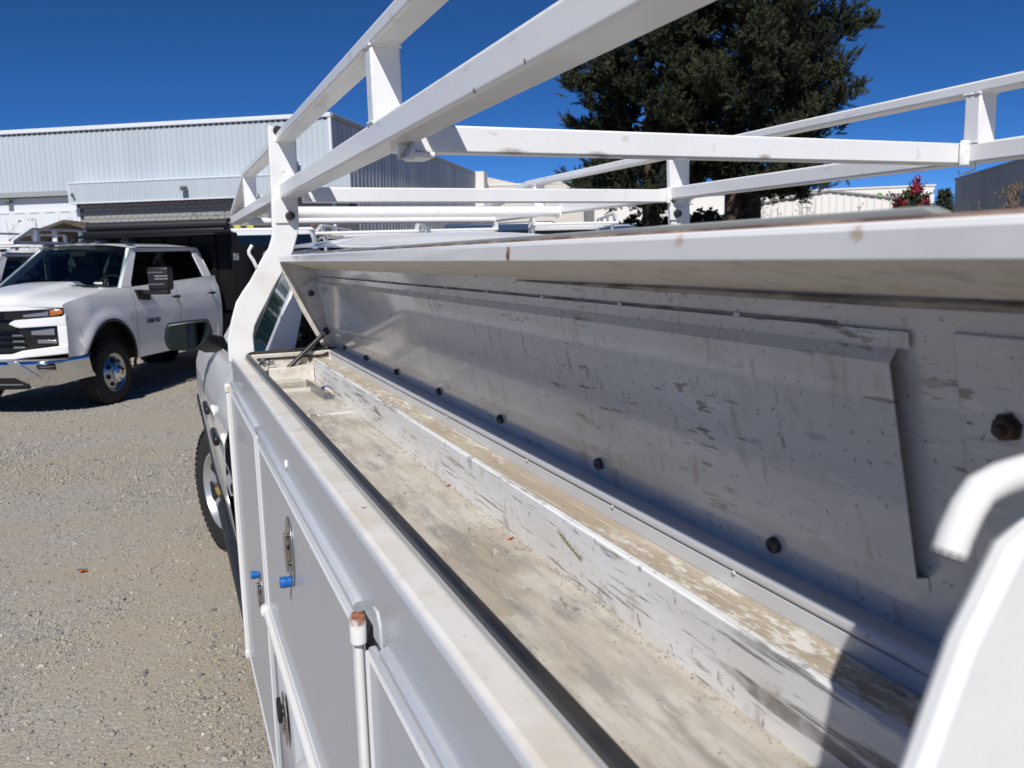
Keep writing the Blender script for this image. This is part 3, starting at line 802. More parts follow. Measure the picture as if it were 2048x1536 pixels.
# front end of the bin
fw = W(MB().box(0.2275, 2.836, 1.386, 0.60, 2.8695, 1.4955), 'bin_front_wall', 'cream_paint', 0.002)
MB().box(0.26, 2.8325, 1.477, 0.435, 2.8355, 1.4835).build('front_seal_strip', 'rubber', fw)
rp = W(MB().prism([(0.292, 2.835, 1.400), (0.292, 2.79, 1.400), (0.292, 2.797, 1.452), (0.292, 2.835, 1.456)], (0.143, 0, 0)), 'front_bracket', 'cream_paint', 0.002)
MB().box(0.285, 2.60, 1.4005, 0.40, 2.604, 1.412).build('bracket_lip', 'cream_paint', rp)
for x, z, a in ((0.262, 1.462, 0.5), (0.288, 1.458, -0.4)):
    W(MB().prism([(x, 2.82, z), (x + 0.02, 2.81, z + 0.006), (x + 0.016, 2.80, z + 0.024), (x + 0.004, 2.80, z + 0.02)], (0.004, -0.012, 0)), 'latch_clip', 'zinc', 0.001)
W(MB().ball((0.281, 2.80, 1.466), 0.008, 6), 'clip_bolt', 'chrome')
# notch bracket at the shelf end
W(MB().prism([(0.425, 2.834, 1.46), (0.425, 2.834, 1.478), (0.437, 2.834, 1.484), (0.47, 2.834, 1.484), (0.49, 2.834, 1.492), (0.49, 2.834, 1.478), (0.44, 2.834, 1.474)], (0, -0.003, 0)), 'shelf_stop', 'rusty_bolt')
# gas strut
st = W(MB().tube([(0.352, 2.806, 1.447), (0.4325, 2.826, 1.513), (0.478, 2.838, 1.549)], 0.0078, 12), 'gas_strut', 'strut_grey')
MB().tube([(0.474, 2.837, 1.546), (0.482, 2.839, 1.553)], 0.0105, 12).build('strut_collar', 'zinc', st)
MB().tube([(0.481, 2.839, 1.552), (0.497, 2.842, 1.565)], 0.0115, 12).build('strut_end', 'rubber', st, bevel=0.003)

# ---- lid, hinged open and leaning over the bin
LB = Vector((0.522, 0, 1.5)); LF = Vector((0.465, 0, 1.765))
LU = (LF - LB).normalized(); LN = Vector((LU.z * -1, 0, LU.x)); LEN = (LF - LB).length
LT = Vector((0.3545, 0, 1.7925))
def lp(y, s, h=0.0):
    p = LB + LU * s + LN * h
    return Vector((p.x, y, p.z))
L0, L1 = 0.17, 2.868
LID = W(MB().prism([lp(L0, -0.012, 0), lp(L0, LEN, 0), lp(L0, LEN + 0.002, -0.004), lp(L0, -0.012, -0.004)], (0, L1 - L0, 0)), 'bin_lid', 'lid_paint')
def LP(mb, name, mat, bevel=0.0, **k):
    return mb.build(name, mat, LID, bevel=bevel, **k)
# outer skin behind
LP(MB().prism([lp(L0, -0.012, -0.022), lp(L0, LEN + 0.014, -0.022), lp(L0, LEN + 0.014, -0.019), lp(L0, -0.012, -0.019)], (0, L1 - L0, 0)), 'lid_skin', 'white_paint')
# sloping front lip, rim fold
lipn = Vector((0.04, 0, 0.11)).normalized() * 0.0035
a, b = LF, LT
LP(MB().prism([(a.x, L0, a.z), (b.x, L0, b.z), (b.x + lipn.x, L0, b.z + lipn.z), (a.x + lipn.x, L0, a.z + lipn.z)], (0, L1 - L0, 0)), 'lid_lip', 'cream_paint')
LP(MB().prism([(0.3525, L0, 1.7915), (0.3515, L0, 1.8075), (0.3545, L0, 1.8118), (0.362, L0, 1.8125), (0.362, L0, 1.797), (0.356, L0, 1.7915)], (0, L1 - L0, 0)), 'lid_rim', 'lid_rim_paint', 0.0012)
LP(MB().box(0.3615, 0.22, 1.8124, 0.3632, 2.45, 1.8145), 'rust_streak', 'rust_line')
LP(MB().prism([(0.3635, 0.315, 1.8128), (0.3635, 0.33, 1.8188), (0.3635, 2.3, 1.8165), (0.3635, 2.3, 1.8128)], (0.012, 0, 0)), 'lid_edge_strip', 'band_grey', 0.001)
# caulk in the fold
LP(MB().tube([lp(0.2, LEN - 0.003, 0.001), lp(0.45, LEN - 0.0045, 0.001), lp(0.8, LEN - 0.004, 0.0008), lp(1.12, LEN - 0.003, 0.0002)], [0.0035, 0.0038, 0.003, 0.0012], 6), 'caulk_bead', 'caulk')
# end caps
for y0, y1 in ((L1 - 0.004, L1), (L0, L0 + 0.004)):
    cap = LP(MB().prism([(LB.x, y0, LB.z), (LF.x, y0, LF.z), (0.357, y0, 1.795), (0.3585, y0, 1.772), (0.416, y0, 1.635), (0.480, y0, 1.507)], (0, y1 - y0, 0)), 'lid_end_cap', 'cream_paint')
LP(MB().tube([(0.3585, L1 - 0.006, 1.775), (0.416, L1 - 0.006, 1.635), (0.480, L1 - 0.006, 1.508)], 0.0032, 8), 'cap_fold', 'cream_paint')
LP(MB().tube([(0.3735, L1 - 0.006, 1.775), (0.431, L1 - 0.006, 1.635), (0.495, L1 - 0.006, 1.512)], 0.0015, 6), 'cap_fold', 'cream_paint')
# stiffener pan: folded sheet along the lid, open at its near end
prof = [(0.043, 0.0012), (0.0545, 0.0012), (0.0585, 0.0125), (0.226, 0.0135), (0.2345, 0.0045), (0.2462, 0.0035)]
def hat(y0, y1):
    vs, fs = [], []
    for j, y in enumerate((y0, y1)):
        vs += [lp(y, s, h) for s, h in prof] + [lp(y, s, h - 0.0012) for s, h in prof]
    n = len(prof); m = 2 * n
    for i in range(n - 1):
        fs += [(i, i + 1, m + i + 1, m + i), (n + i, m + n + i, m + n + i + 1, n + i + 1), (i, n + i, n + i + 1, i + 1), (m + i, m + i + 1, m + n + i + 1, m + n + i)]
    fs += [(0, m, m + n, n), (n - 1, 2 * n - 1, m + 2 * n - 1, m + n - 1)]
    return MB().add(vs, fs)
LP(hat(0.441, 2.828), 'stiffener_pan', 'lid_paint', clean=True, ang=20)
# near flange tab of the pan is a little longer than its raised field
LP(MB().prism([lp(0.431, 0.2345, 0.0042), lp(0.431, 0.2465, 0.0034), lp(0.442, 0.2465, 0.0034), lp(0.442, 0.2345, 0.0042)], LN * -0.0012), 'pan_tab', 'lid_paint')
for k in range(11):     # tack welds on the upper seam
    y = 2.72 - k * 0.21
    LP(MB().ball(lp(y, 0.2475, 0.0015), 0.0035, 5, (0.6, 1.6, 0.8)), 'seam_tack', 'lid_paint')
LP(MB().box(-0.0008, 0, -0.0012, 0.0008, 2.26, 0.0012), 'seam_gap', 'caulk').matrix_local = Matrix.Translation(lp(0.50, 0.2478, 0.0004))
LP(MB().prism([lp(0.19, 0.05, 0.0), lp(0.19, 0.2485, 0.0), lp(0.396, 0.2485, 0.0), lp(0.396, 0.05, 0.0)], LN * 0.0028), 'end_plate', 'lid_paint', 0.001)
bm = MB().lathe([(0.0098, 0), (0.0098, 0.002), (0.0078, 0.0022), (0.0078, 0.007), (0.0042, 0.0073), (0.0038, 0.0115), (0.0, 0.0117)], lp(0.361, 0.191, 0.003), LN, 6, caps=False)
LP(bm, 'lid_bolt', 'rusty_bolt', ang=25)
# rubber bumpers
for y, s in ((2.686, 0.017), (2.379, 0.0165), (2.031, 0.0175), (1.68, 0.0185), (1.327, 0.021), (0.97, 0.0225), (0.62, 0.022)):
    LP(MB().lathe([(0.0076, 0), (0.0081, 0.0025), (0.0075, 0.0062), (0.0055, 0.0079), (0.003, 0.0082), (0.0026, 0.0064), (0.0, 0.0062)], lp(y, s, 0.0), LN + Vector((0, -0.08, 0)), 18, caps=False), 'rubber_bumper', 'bumper_rubber')
# strut bracket in the far corner
br = LP(MB().prism([lp(2.83, 0.232, 0.004), lp(2.83, 0.238, 0.028), lp(2.83, 0.222, 0.058), lp(2.83, 0.178, 0.055), lp(2.83, 0.160, 0.026), lp(2.83, 0.158, 0.004)], (0, 0.004, 0)), 'strut_bracket', 'lid_paint', 0.001)
LP(MB().box(0, 0, 0, 0.006, 0.012, 0.11).add([], []), 'bracket_leg', 'lid_paint').matrix_local = Matrix.Translation(lp(2.815, 0.05, 0.012)) @ Matrix.Rotation(-0.21, 4, 'Y')
LP(MB().lathe([(0.011, 0), (0.011, 0.003), (0.007, 0.0035), (0.007, 0.009), (0.0, 0.0095)], lp(2.829, 0.198, 0.036), (0, -1, 0), 6, caps=False), 'bracket_bolt', 'strut_grey', ang=25)

# ---- ladder rack
def rail(x0, x1, za, zb, y0, y1, name='lower_rail'):
    return W(MB().box(x0, y0, za, x1, y1, zb), name, 'rack_paint', 0.006, seg=3)
for side, (x0, x1, dz, dzu) in enumerate(((0.372, 0.430, 0.0, 0.0), (1.780, 1.838, -0.011, -0.033))):
    rail(x0, x1, 1.995 + dz, 2.041 + dz, -0.15, 5.0)
    up = MB()
    z0, z1 = 2.1745 + dzu, 2.202 + dzu
    prof_u = [(-0.15, z0), (4.105, z0), (4.95, 2.041 + dz), (5.0, 2.043 + dz), (5.0, 2.066 + dz), (4.13, z1), (-0.15, z1)]
    up.prism([(x0, y, z) for y, z in prof_u], (x1 - x0, 0, 0))
    W(up, 'upper_rail', 'rack_paint', 0.0055, seg=3)
    for ya in ((1.553, 4.12) if side == 0 else (1.468, 4.02)):
        W(MB().box(x0 + 0.001, ya, 2.042 + dz, x1 - 0.001, ya + 0.042, z0 - 0.001), 'rail_post', 'rack_paint', 0.004)
    W(MB().box(x0 + 0.004, 5.001, 1.999 + dz, x1 - 0.004, 5.006, 2.06 + dz), 'rail_end_plate', 'rack_paint', 0.002)

FP_L = [(0.177, 1.47), (0.179, 1.548), (0.195, 1.609), (0.213, 1.664), (0.237, 1.70), (0.262, 1.733), (0.289, 1.778), (0.308, 1.81), (0.327, 1.837), (0.338, 1.868), (0.342, 1.896), (0.346, 2.022), (0.349, 2.215), (0.354, 2.226)]
FP_R = [(0.261, 1.47), (0.259, 1.553), (0.266, 1.585), (0.284, 1.619), (0.312, 1.666), (0.335, 1.709), (0.364, 1.753), (0.404, 1.822), (0.42, 1.871), (0.426, 1.892), (0.434, 2.103), (0.436, 2.18)]
def post(L_, R_, y0, y1, mirror=None):
    pts = [(x, z) for x, z in L_] + [(x, z) for x, z in reversed(R_)]
    if mirror is not None: pts = [(mirror - x, z - 0.012) for x, z in pts]
    return W(MB().prism([(x, y0, z) for x, z in pts], (0, y1 - y0, 0)), 'rack_post', 'post_paint', 0.004)
post(FP_L, FP_R, 2.885, 2.908)
post(FP_L, FP_R, 2.765, 2.79, 2.21)
RP_L = [(0.186, 1.475), (0.203, 1.565), (0.2215, 1.621), (0.2405, 1.666), (0.2605, 1.697), (0.284, 1.709), (0.292, 1.785), (0.327, 1.84), (0.339, 1.88), (0.345, 2.0), (0.349, 2.226)]
RP_R = [(0.275, 1.475), (0.285, 1.56), (0.31, 1.62), (0.345, 1.68), (0.38, 1.74), (0.405, 1.80), (0.42, 1.88), (0.43, 1.99), (0.436, 2.226)]
post(RP_L, RP_R, 0.190, 0.202)
post(RP_L, RP_R, 0.192, 0.232, 2.21)
# hooks on the posts
W(MB().tube([(0.286, 2.89, 1.772), (0.276, 2.888, 1.797), (0.264, 2.886, 1.818), (0.2635, 2.885, 1.829), (0.275, 2.884, 1.847)], 0.0058, 10), 'rope_hook', 'post_paint')
hk = [(0.2363, 0.197, 1.6965), (0.2392, 0.197, 1.7035), (0.2440, 0.197, 1.7115), (0.2505, 0.198, 1.7168), (0.2600, 0.198, 1.7195), (0.2740, 0.199, 1.7205), (0.298, 0.2, 1.721)]
hk = [Vector((0, 0, 1.8)) + (Vector(p) - Vector((0, 0, 1.8))) * 0.93 for p in hk]
W(MB().tube(hk, 0.0053, 16), 'rope_hook', 'post_paint')
tp = hk[0]; td = (hk[0] - hk[1]).normalized()
W(MB().lathe([(0.0054, -0.0012), (0.0052, 0.0006), (0.0, 0.0012)], tp, td, 14, caps=False), 'hook_tip', 'strut_grey')
# bolted gusset, knobs
W(MB().box(0.353, 2.879, 1.915, 0.428, 2.884, 1.997), 'gusset_plate', 'post_paint', 0.002)
W(MB().lathe([(0.0135, 0), (0.0145, 0.006), (0.012, 0.022), (0.0, 0.023)], (0.397, 2.878, 1.938), (0.25, -1, 0), 16, caps=False), 'bolt_cap', 'rubber')
W(MB().lathe([(0.0145, 0), (0.0145, 0.006), (0.012, 0.018), (0.0, 0.02)], (0.378, 2.884, 2.208), (0.1, -1, 0), 16, caps=False), 'bolt_cap', 'rubber')
W(MB().lathe([(0.0145, 0), (0.015, 0.006), (0.012, 0.02), (0.0, 0.021)], (1.803, 2.764, 1.932), (0.1, -1, 0), 16, caps=False), 'bolt_cap', 'rubber')
W(MB().box(1.775, 2.759, 1.908, 1.842, 2.764, 1.955), 'gusset_plate', 'rack_paint', 0.004)
# bolt lugs on the posts' inner faces
for y, z in ((2.90, 2.095), (4.13, 2.08), (1.57, 2.0)):
    W(MB().box(0.436, y, z - 0.02, 0.441, y + 0.012, z + 0.02).box(0.441, y + 0.001, z - 0.012, 0.448, y + 0.011, z + 0.008), 'bolt_lug', 'zinc', 0.001)
# weld beads round the rack joints
def weld(x0, x1, y0, y1, z):
    pts = []; rs = []
    rg = random.Random(int(z * 1e4) + int(y0 * 1e3))
    for (ax, ay), (bx, by) in (((x0, y0), (x1, y0)), ((x1, y0), (x1, y1)), ((x1, y1), (x0, y1)), ((x0, y1), (x0, y0))):
        for k in range(7):
            t = k / 7
            pts.append((lerp(ax, bx, t) + rg.uniform(-6e-4, 6e-4), lerp(ay, by, t) + rg.uniform(-6e-4, 6e-4), z + rg.uniform(-8e-4, 8e-4))); rs.append(rg.uniform(0.0022, 0.0042))
    W(MB().tube(pts + pts[:1], rs + rs[:1], 7), 'weld_bead', 'rack_paint')
for xa, xb, dz, dzu, ys in ((0.373, 0.429, 0.0, 0.0, (1.553, 4.12)), (1.781, 1.837, -0.011, -0.033, (1.468, 4.02))):
    for ya in ys:
        weld(xa, xb, ya, ya + 0.042, 2.0415 + dz); weld(xa, xb, ya, ya + 0.042, 2.174 + dzu)
def weld_y(x0, x1, z0, z1, y):
    rg = random.Random(int(y * 1e4)); pts = []; rs = []
    for (ax, az), (bx, bz) in (((x0, z0), (x1, z0)), ((x1, z0), (x1, z1)), ((x1, z1), (x0, z1)), ((x0, z1), (x0, z0))):
        for k in range(7):
            t = k / 7
            pts.append((lerp(ax, bx, t), y + rg.uniform(-8e-4, 8e-4), lerp(az, bz, t))); rs.append(rg.uniform(0.0024, 0.0045))
    W(MB().tube(pts + pts[:1], rs + rs[:1], 7), 'weld_bead', 'rack_paint')
weld_y(0.372, 0.430, 1.995, 2.041, 2.884); weld_y(0.372, 0.430, 2.1745, 2.202, 2.884)
weld_y(1.780, 1.838, 1.984, 2.030, 2.764)
# square crossbars
W(MB().box(0.40, 1.502, 1.9835, 1.772, 1.548, 2.0315), 'crossbar', 'rack_paint', 0.004)
W(MB().box(0.431, 2.775, 1.975, 1.779, 2.818, 2.0225), 'crossbar', 'rack_paint', 0.004)
# crossbar sleeves and pins
sl = W(MB().box(0.428, 1.488, 1.972, 0.468, 1.562, 1.9825).box(0.398, 1.486, 1.968, 0.43, 1.494, 1.994), 'crossbar_sleeve', 'rack_paint', 0.003)
MB().prism([(0.405, 1.484, 1.976), (0.418, 1.484, 1.994), (0.423, 1.484, 1.994), (0.412, 1.484, 1.974), (0.399, 1.484, 1.966), (0.397, 1.484, 1.97)], (0, -0.02, 0)).build('sleeve_lever', 'zinc', sl)
sr = W(MB().box(1.757, 1.489, 1.9765, 1.815, 1.5005, 2.037), 'crossbar_sleeve', 'rack_paint', 0.006)
MB().lathe([(0.006, 0), (0.006, 0.006), (0.0, 0.0065)], (1.79, 1.489, 2.013), (0, -1, 0), 14).build('sleeve_pin', 'zinc', sr)
MB().tube([(1.79, 1.479, 2.013), (1.787, 1.476, 1.99), (1.783, 1.474, 1.968), (1.765, 1.472, 1.962), (1.735, 1.474, 1.957), (1.733, 1.476, 1.966)], 0.0018, 6).build('pin_wire', 'zinc', sr)
sr2 = W(MB().box(1.765, 2.765, 1.970, 1.80, 2.7745, 2.03), 'crossbar_sleeve', 'rack_paint', 0.004)
W(MB().box(1.801, 2.755, 1.970, 1.84, 2.764, 2.035), 'crossbar_sleeve', 'rack_paint', 0.004)
# round bars over the cab
W(MB().tube([(0.431, 3.745, 1.995), (1.779, 3.735, 1.993)], 0.0245, 24), 'round_bar', 'rack_paint')
W(MB().tube([(0.431, 4.62, 1.996), (1.779, 4.60, 1.994)], 0.0185, 24), 'round_bar', 'rack_paint')
for y in (3.735, 4.60):
    W(MB().box(1.7755, y - 0.03, 1.962, 1.7795, y + 0.03, 2.025), 'bar_flange', 'rack_paint', 0.001)
# ------------------------------------------------------------------ pickup-style cabs (local axes: x = vehicle's left, -y = forward)
def V(f, l, z): return (l, -f, z)
LATP = [(0.50, 0.985), (0.60, 1.005), (0.80, 1.03), (1.1, 1.035), (1.28, 1.02), (1.40, 0.995), (1.50, 0.95)]
FTOP = [(-0.65, 1.475), (-0.3, 1.475), (0.0, 1.455), (0.5, 1.395), (0.75, 1.35), (0.87, 1.318), (0.95, 1.298)]
def GL(z): return 0.925 - (z - 1.48) * 0.46

def glass_mat(name, tint, refl=1.0):
    m = bpy.data.materials.new(name); m.use_nodes = True
    nt = m.node_tree; N, L = nt.nodes, nt.links
    N.remove(N['Principled BSDF'])
    tr = N.new('ShaderNodeBsdfTransparent'); tr.inputs['Color'].default_value = (*tint, 1)
    gl = N.new('ShaderNodeBsdfGlossy'); gl.inputs['Roughness'].default_value = 0.015; gl.inputs['Color'].default_value = (refl, refl, refl, 1)
    lw_ = N.new('ShaderNodeLayerWeight'); lw_.inputs['Blend'].default_value = 0.5
    pw_ = N.new('ShaderNodeMath'); pw_.operation = 'POWER'; pw_.inputs[1].default_value = 5.0
    L.new(lw_.outputs['Facing'], pw_.inputs[0])
    fr_ = N.new('ShaderNodeMath'); fr_.operation = 'MULTIPLY_ADD'; fr_.inputs[1].default_value = 0.93; fr_.inputs[2].default_value = 0.05
    L.new(pw_.outputs[0], fr_.inputs[0])
    mx = N.new('ShaderNodeMixShader')
    L.new(fr_.outputs[0], mx.inputs[0]); L.new(tr.outputs[0], mx.inputs[1]); L.new(gl.outputs[0], mx.inputs[2])
    L.new(mx.outputs[0], N['Material Output'].inputs['Surface'])
    M[name] = m
glass_mat('car_glass', (0.55, 0.64, 0.65), 0.9)
glass_mat('car_glass_dark', (0.3, 0.35, 0.36), 0.9)
glass_mat('clear_film', (0.9, 0.91, 0.9), 1.0)
pbr('seat_grey', (0.09, 0.092, 0.095), 0.8)
pbr('dash_dark', (0.022, 0.022, 0.024), 0.7)
pbr('headliner', (0.2, 0.195, 0.185), 0.9)

def interior(root, P, fr):
    b = MB()
    b.prism([P(-0.46, 0.86, 1.36), P(-0.46, 0.86, 1.47), P(-0.85, 0.86, 1.50), P(-0.98, 0.86, 1.40), P(-0.98, 0.86, 1.30)], (P(0, -0.86, 0)[0] - P(0, 0.86, 0)[0], 0, 0))
    b.build('dashboard', 'dash_dark', root, bevel=0.02)
    rows = [-1.72] + ([-2.7] if fr < -2.8 else [])
    for f in rows:
        for l in (0.42, -0.42):
            st = MB().prism([P(f, l + 0.24, 1.30), P(f + 0.1, l + 0.24, 1.34), P(f - 0.10, l + 0.21, 1.76), P(f - 0.22, l + 0.21, 1.75), P(f - 0.15, l + 0.24, 1.30)], (P(0, -0.45, 0)[0], 0, 0)).build('seat', 'seat_grey', root, bevel=0.03)
            MB().prism([P(f - 0.12, l + 0.13, 1.79), P(f - 0.13, l + 0.12, 1.93), P(f - 0.22, l + 0.12, 1.93), P(f - 0.22, l + 0.13, 1.79)], (P(0, -0.25, 0)[0], 0, 0)).build('headrest', 'seat_grey', st, bevel=0.03)
    MB().tube([P(-1.02 - 0.10 * math.sin(t), 0.42 + 0.19 * math.cos(t), 1.47 + 0.16 * math.sin(t)) for t in [2 * math.pi * k / 24 for k in range(25)]], 0.014, 8).build('steering_wheel', 'dash_dark', root)
    MB().box(P(0, -0.12, 0)[0], P(-1.02, 0, 0)[1], P(0, 0, 1.90)[2], P(0, 0.12, 0)[0], P(-1.05, 0, 0)[1], P(0, 0, 1.97)[2]).build('rear_view_mirror', 'dash_dark', root, bevel=0.01)
    MB().prism([P(-1.25, 0.66, 1.965), P(fr + 0.05, 0.66, 1.965), P(fr + 0.05, -0.66, 1.965), P(-1.25, -0.66, 1.965)], (0, 0, 0.012)).build('headliner', 'headliner', root)

def cab(root, c):
    kl, kz = c.get('kl', 1.0), c.get('kz', 1.0)
    c0, c1, c2, fr = c['cuts']
    wr = 0.405 / kz * c.get('kw', 1.0)
    AR, AZ, AS = 0.585, 0.44, 1.12        # arch radius, centre height, vertical stretch
    def P(f, l, z): return V(f, l * kl, z * kz)
    def belt(f): return 1.475 + 0.035 * (-0.65 - f)
    def lat(f, z):
        w = pw(c.get('latp', LATP), z) - 0.045 * sstep(0.35, 0.80, f)
        d = math.hypot(f, (z - AZ) / AS)
        w += c.get('flare', 0.022) * (1 - sstep(0.0, 0.14, abs(d - AR - 0.02))) * (1 if z > 0.5 else 0)
        return w
    paint = c.get('paint', 'white_paint')
    def side(name, f0, f1, top, sg, nf=14, nz=12, parent=root):
        fs = [lerp(f0, f1, i / nf) for i in range(nf + 1)]
        if f0 * f1 < 0 or max(f0, f1) > -AR:
            fs += [AR * math.cos(math.pi * k / 24) for k in range(25)]
            lo_, hi_ = min(f0, f1), max(f0, f1)
            fs = sorted(set(round(x, 4) for x in fs if lo_ <= x <= hi_), reverse=True)
        def low(f):
            if abs(f) < AR: return AZ + AS * math.sqrt(max(AR * AR - f * f, 0))
            return 0.52 if f < 0 else 0.70
        vs = []; fc = []
        for f in fs:
            zl = max(low(f), 0.52); zh = top(f)
            for j in range(nz + 1):
                z = lerp(zl, zh, j / nz)
                vs.append(P(f, sg * lat(f, z), z))
        m = nz + 1
        for i in range(len(fs) - 1):
            for j in range(nz):
                q = (i * m + j, i * m + j + 1, (i + 1) * m + j + 1, (i + 1) * m + j)
                fc.append(q if sg < 0 else q[::-1])
        return MB().add(vs, fc).build(name, paint, parent, ang=50)
    for sg in (1, -1):
        side('fender', 0.825, c0 + 0.004, lambda f: pw(FTOP, f), sg, 16)
        for a, b, hf in ((c0, c1, c['handles'][0]), (c1, c2, c['handles'][1])):
            d = side('door', a - 0.004, b + 0.004, belt, sg, 8)
            hz = c.get('hz', 1.29)
            h = MB()
            lo = lat(hf, hz)
            h.box(sg * (lo + 0.018) * kl, -(hf - 0.10), (hz - 0.018) * kz, sg * (lo + 0.045) * kl, -(hf + 0.10), (hz + 0.022) * kz)
            h.build('door_handle', 'black_plastic', d, bevel=0.012)
            MB().ball(P(hf - 0.02, sg * (lo + 0.004), hz - 0.02), 0.05, 8, (0.3, 1, 0.7)).build('handle_cup', 'white_paint', d)
        if fr < c2 - 0.02:
            side('cab_corner', c2 - 0.004, fr, belt, sg, 4)
        # arch lip and dark liner
        MB().tube([P(AR * 0.985 * math.cos(t), sg * (lat(AR * math.cos(t), AZ + AS * AR * math.sin(t)) - 0.012), AZ + AS * 0.985 * AR * math.sin(t)) for t in [lerp(-0.05, math.pi + 0.05, k / 30) for k in range(31)]], 0.022, 8).build('arch_lip', 'black_plastic', root)
        # greenhouse: pillars, rail and glass
        wr0 = c['win'][0]; wb = c['win'][1]
        def gp(f, z, o=0.0): return P(f, sg * (GL(z) + o), z)
        ext = (-sg * 0.05, 0, 0)
        rt = fr + 0.04
        MB().prism([gp(-0.46, 1.47), gp(-1.16, 2.01), gp(-1.34, 2.01), gp(-1.30, 1.955), gp(-0.78, 1.53), gp(-0.74, belt(-0.74) - 0.01)], ext).build('pillar', paint, root, bevel=0.012)
        MB().prism([gp(-1.30, 1.955), gp(-1.34, 2.012), gp(rt - 0.0, 2.02), gp(rt, 1.965), gp(wb, 1.965)], ext).build('roof_rail', paint, root, bevel=0.01)
        MB().prism([gp(wb, 1.9649), gp(rt, 1.9649), gp(fr, belt(fr) - 0.02), gp(wr0, belt(wr0) - 0.012)], ext).build('pillar', paint, root, bevel=0.012)
        MB().prism([gp(-0.70, belt(-0.7) - 0.012, -0.012), gp(-1.29, 1.958, -0.012), gp(wb, 1.968, -0.012), gp(wr0, belt(wr0) - 0.014, -0.012)], (-sg * 0.012, 0, 0)).build('side_window', c.get('sglass', 'car_glass_dark'), root)
        bp = c1 + 0.02
        MB().prism([gp(bp + 0.07, belt(bp), -0.009), gp(bp - 0.02, 1.964, -0.009), gp(bp - 0.12, 1.964, -0.009), gp(bp - 0.09, belt(bp), -0.009)], (-sg * 0.003, 0, 0)).build('door_pillar', 'black_gloss', root)
        MB().tube([gp(-0.72, belt(-0.72) - 0.006, 0.003), gp(wr0, belt(wr0) - 0.006, 0.003)], 0.011, 6).build('window_strip', 'black_plastic' if c.get('strip', 1) else paint, root)
    # hood
    def hood(u, v):
        f = lerp(-0.50, 0.955, u); s = 2 * v - 1
        zt = pw(FTOP, f); w = lat(f, min(zt, 1.5)) - 0.0
        ff = f - 0.115 * abs(s) ** 3 * sstep(0.5, 0.95, f)
        dome = 0.045 * (1 - sstep(0.30, 0.42, abs(s * w))) * sstep(0.9, 0.3, f) * 1.0
        dome = 0.045 * (1 - sstep(0.30, 0.42, abs(s * w))) * (1 - sstep(0.72, 0.95, f))
        z = zt + 0.055 * (1 - s * s) * (1 - 0.6 * sstep(0.6, 0.95, f)) + dome
        return P(ff, s * w * 0.995, z)
    MB().grid(hood, 26, 36).build('hood', paint, root, ang=60)
    # windshield, cowl, roof, rear wall
    def ws(u, v):
        s = 2 * u - 1
        return P(lerp(-0.42, -1.19, v) + 0.13 * (1 - s * s), s * lerp(0.90, 0.70, v), lerp(1.485, 2.005, v) + 0.045 * (1 - s * s))
    MB().grid(ws, 20, 8).build('windshield', c.get('glass', 'car_glass'), root, ang=60)
    MB().grid(lambda u, v: P(lerp(-0.30, -0.47, v) + 0.13 * (1 - (2 * u - 1) ** 2), (2 * u - 1) * 0.88, 1.475 + 0.05 * (1 - (2 * u - 1) ** 2) + 0.012), 12, 2, True).build('cowl', 'black_plastic', root)
    def roof(u, v):
        s = 2 * v - 1
        f = lerp(-1.17 + 0.13 * (1 - s * s), fr + 0.02, u)
        e = sstep(0, 0.10, u) * 0.02 - 0.065 * sstep(0.8, 1.0, u) * (1 - abs(s) ** 2.6)
        return P(f, s * (0.718 + 0.0 * u), 2.005 + 0.058 * (1 - abs(s) ** 2.6) + e)
    MB().grid(roof, 20, 20, True).build('roof', paint, root, ang=60)
    c.setdefault('rwin', (0.67, 0.60))
    rw = MB()
    for sg in (1, -1):
        rw.prism([P(fr, sg * 1.0, 0.55), P(fr, sg * 1.02, 1.1), P(fr, sg * 0.915, 1.50), P(fr, 0, 1.50), P(fr, 0, 0.55)], (0, -0.02, 0))
        rw.prism([P(fr, sg * 0.915, 1.50), P(fr, sg * 0.69, 2.01), P(fr, sg * (c['rwin'][1] - 0.01), 2.01), P(fr, sg * (c['rwin'][0] - 0.01), 1.50)], (0, -0.02, 0))
    rw.prism([P(fr, 0.58, 1.93), P(fr, 0.58, 2.015), P(fr, -0.58, 2.015), P(fr, -0.58, 1.93)], (0, -0.02, 0))
    rw.build('cab_back', paint, root, bevel=0.006)
    MB().prism([P(fr + 0.006, sq * c['rwin'][k], z) for sq, k, z in ((1, 0, 1.50), (1, 1, 1.95), (-1, 1, 1.95), (-1, 0, 1.50))], (0, -0.004, 0)).build('rear_window', c.get('rglass', 'car_glass_dark'), root)
    # dark inside so that nothing shows through
    ib = MB().prism([P(0.75, 0.80, 0.50), P(0.75, 0.80, 1.10), P(-0.5, 0.86, 1.36), P(fr + 0.06, 0.86, 1.40), P(fr + 0.06, 0.86, 0.50)], (-1.60 * kl, 0, 0))
    ib.build('underbody', 'underbody', root)
    interior(root, P, fr)
    # wheels
    for sg in (1, -1):
        wheel(root, 'front_wheel', V(0, sg * c['track'], wr * kz), (sg * math.cos(c.get('steer', 0)), sg * math.sin(c.get('steer', 0)), 0), wr * kz, 0.245, c['wheel'])
    return P, lat

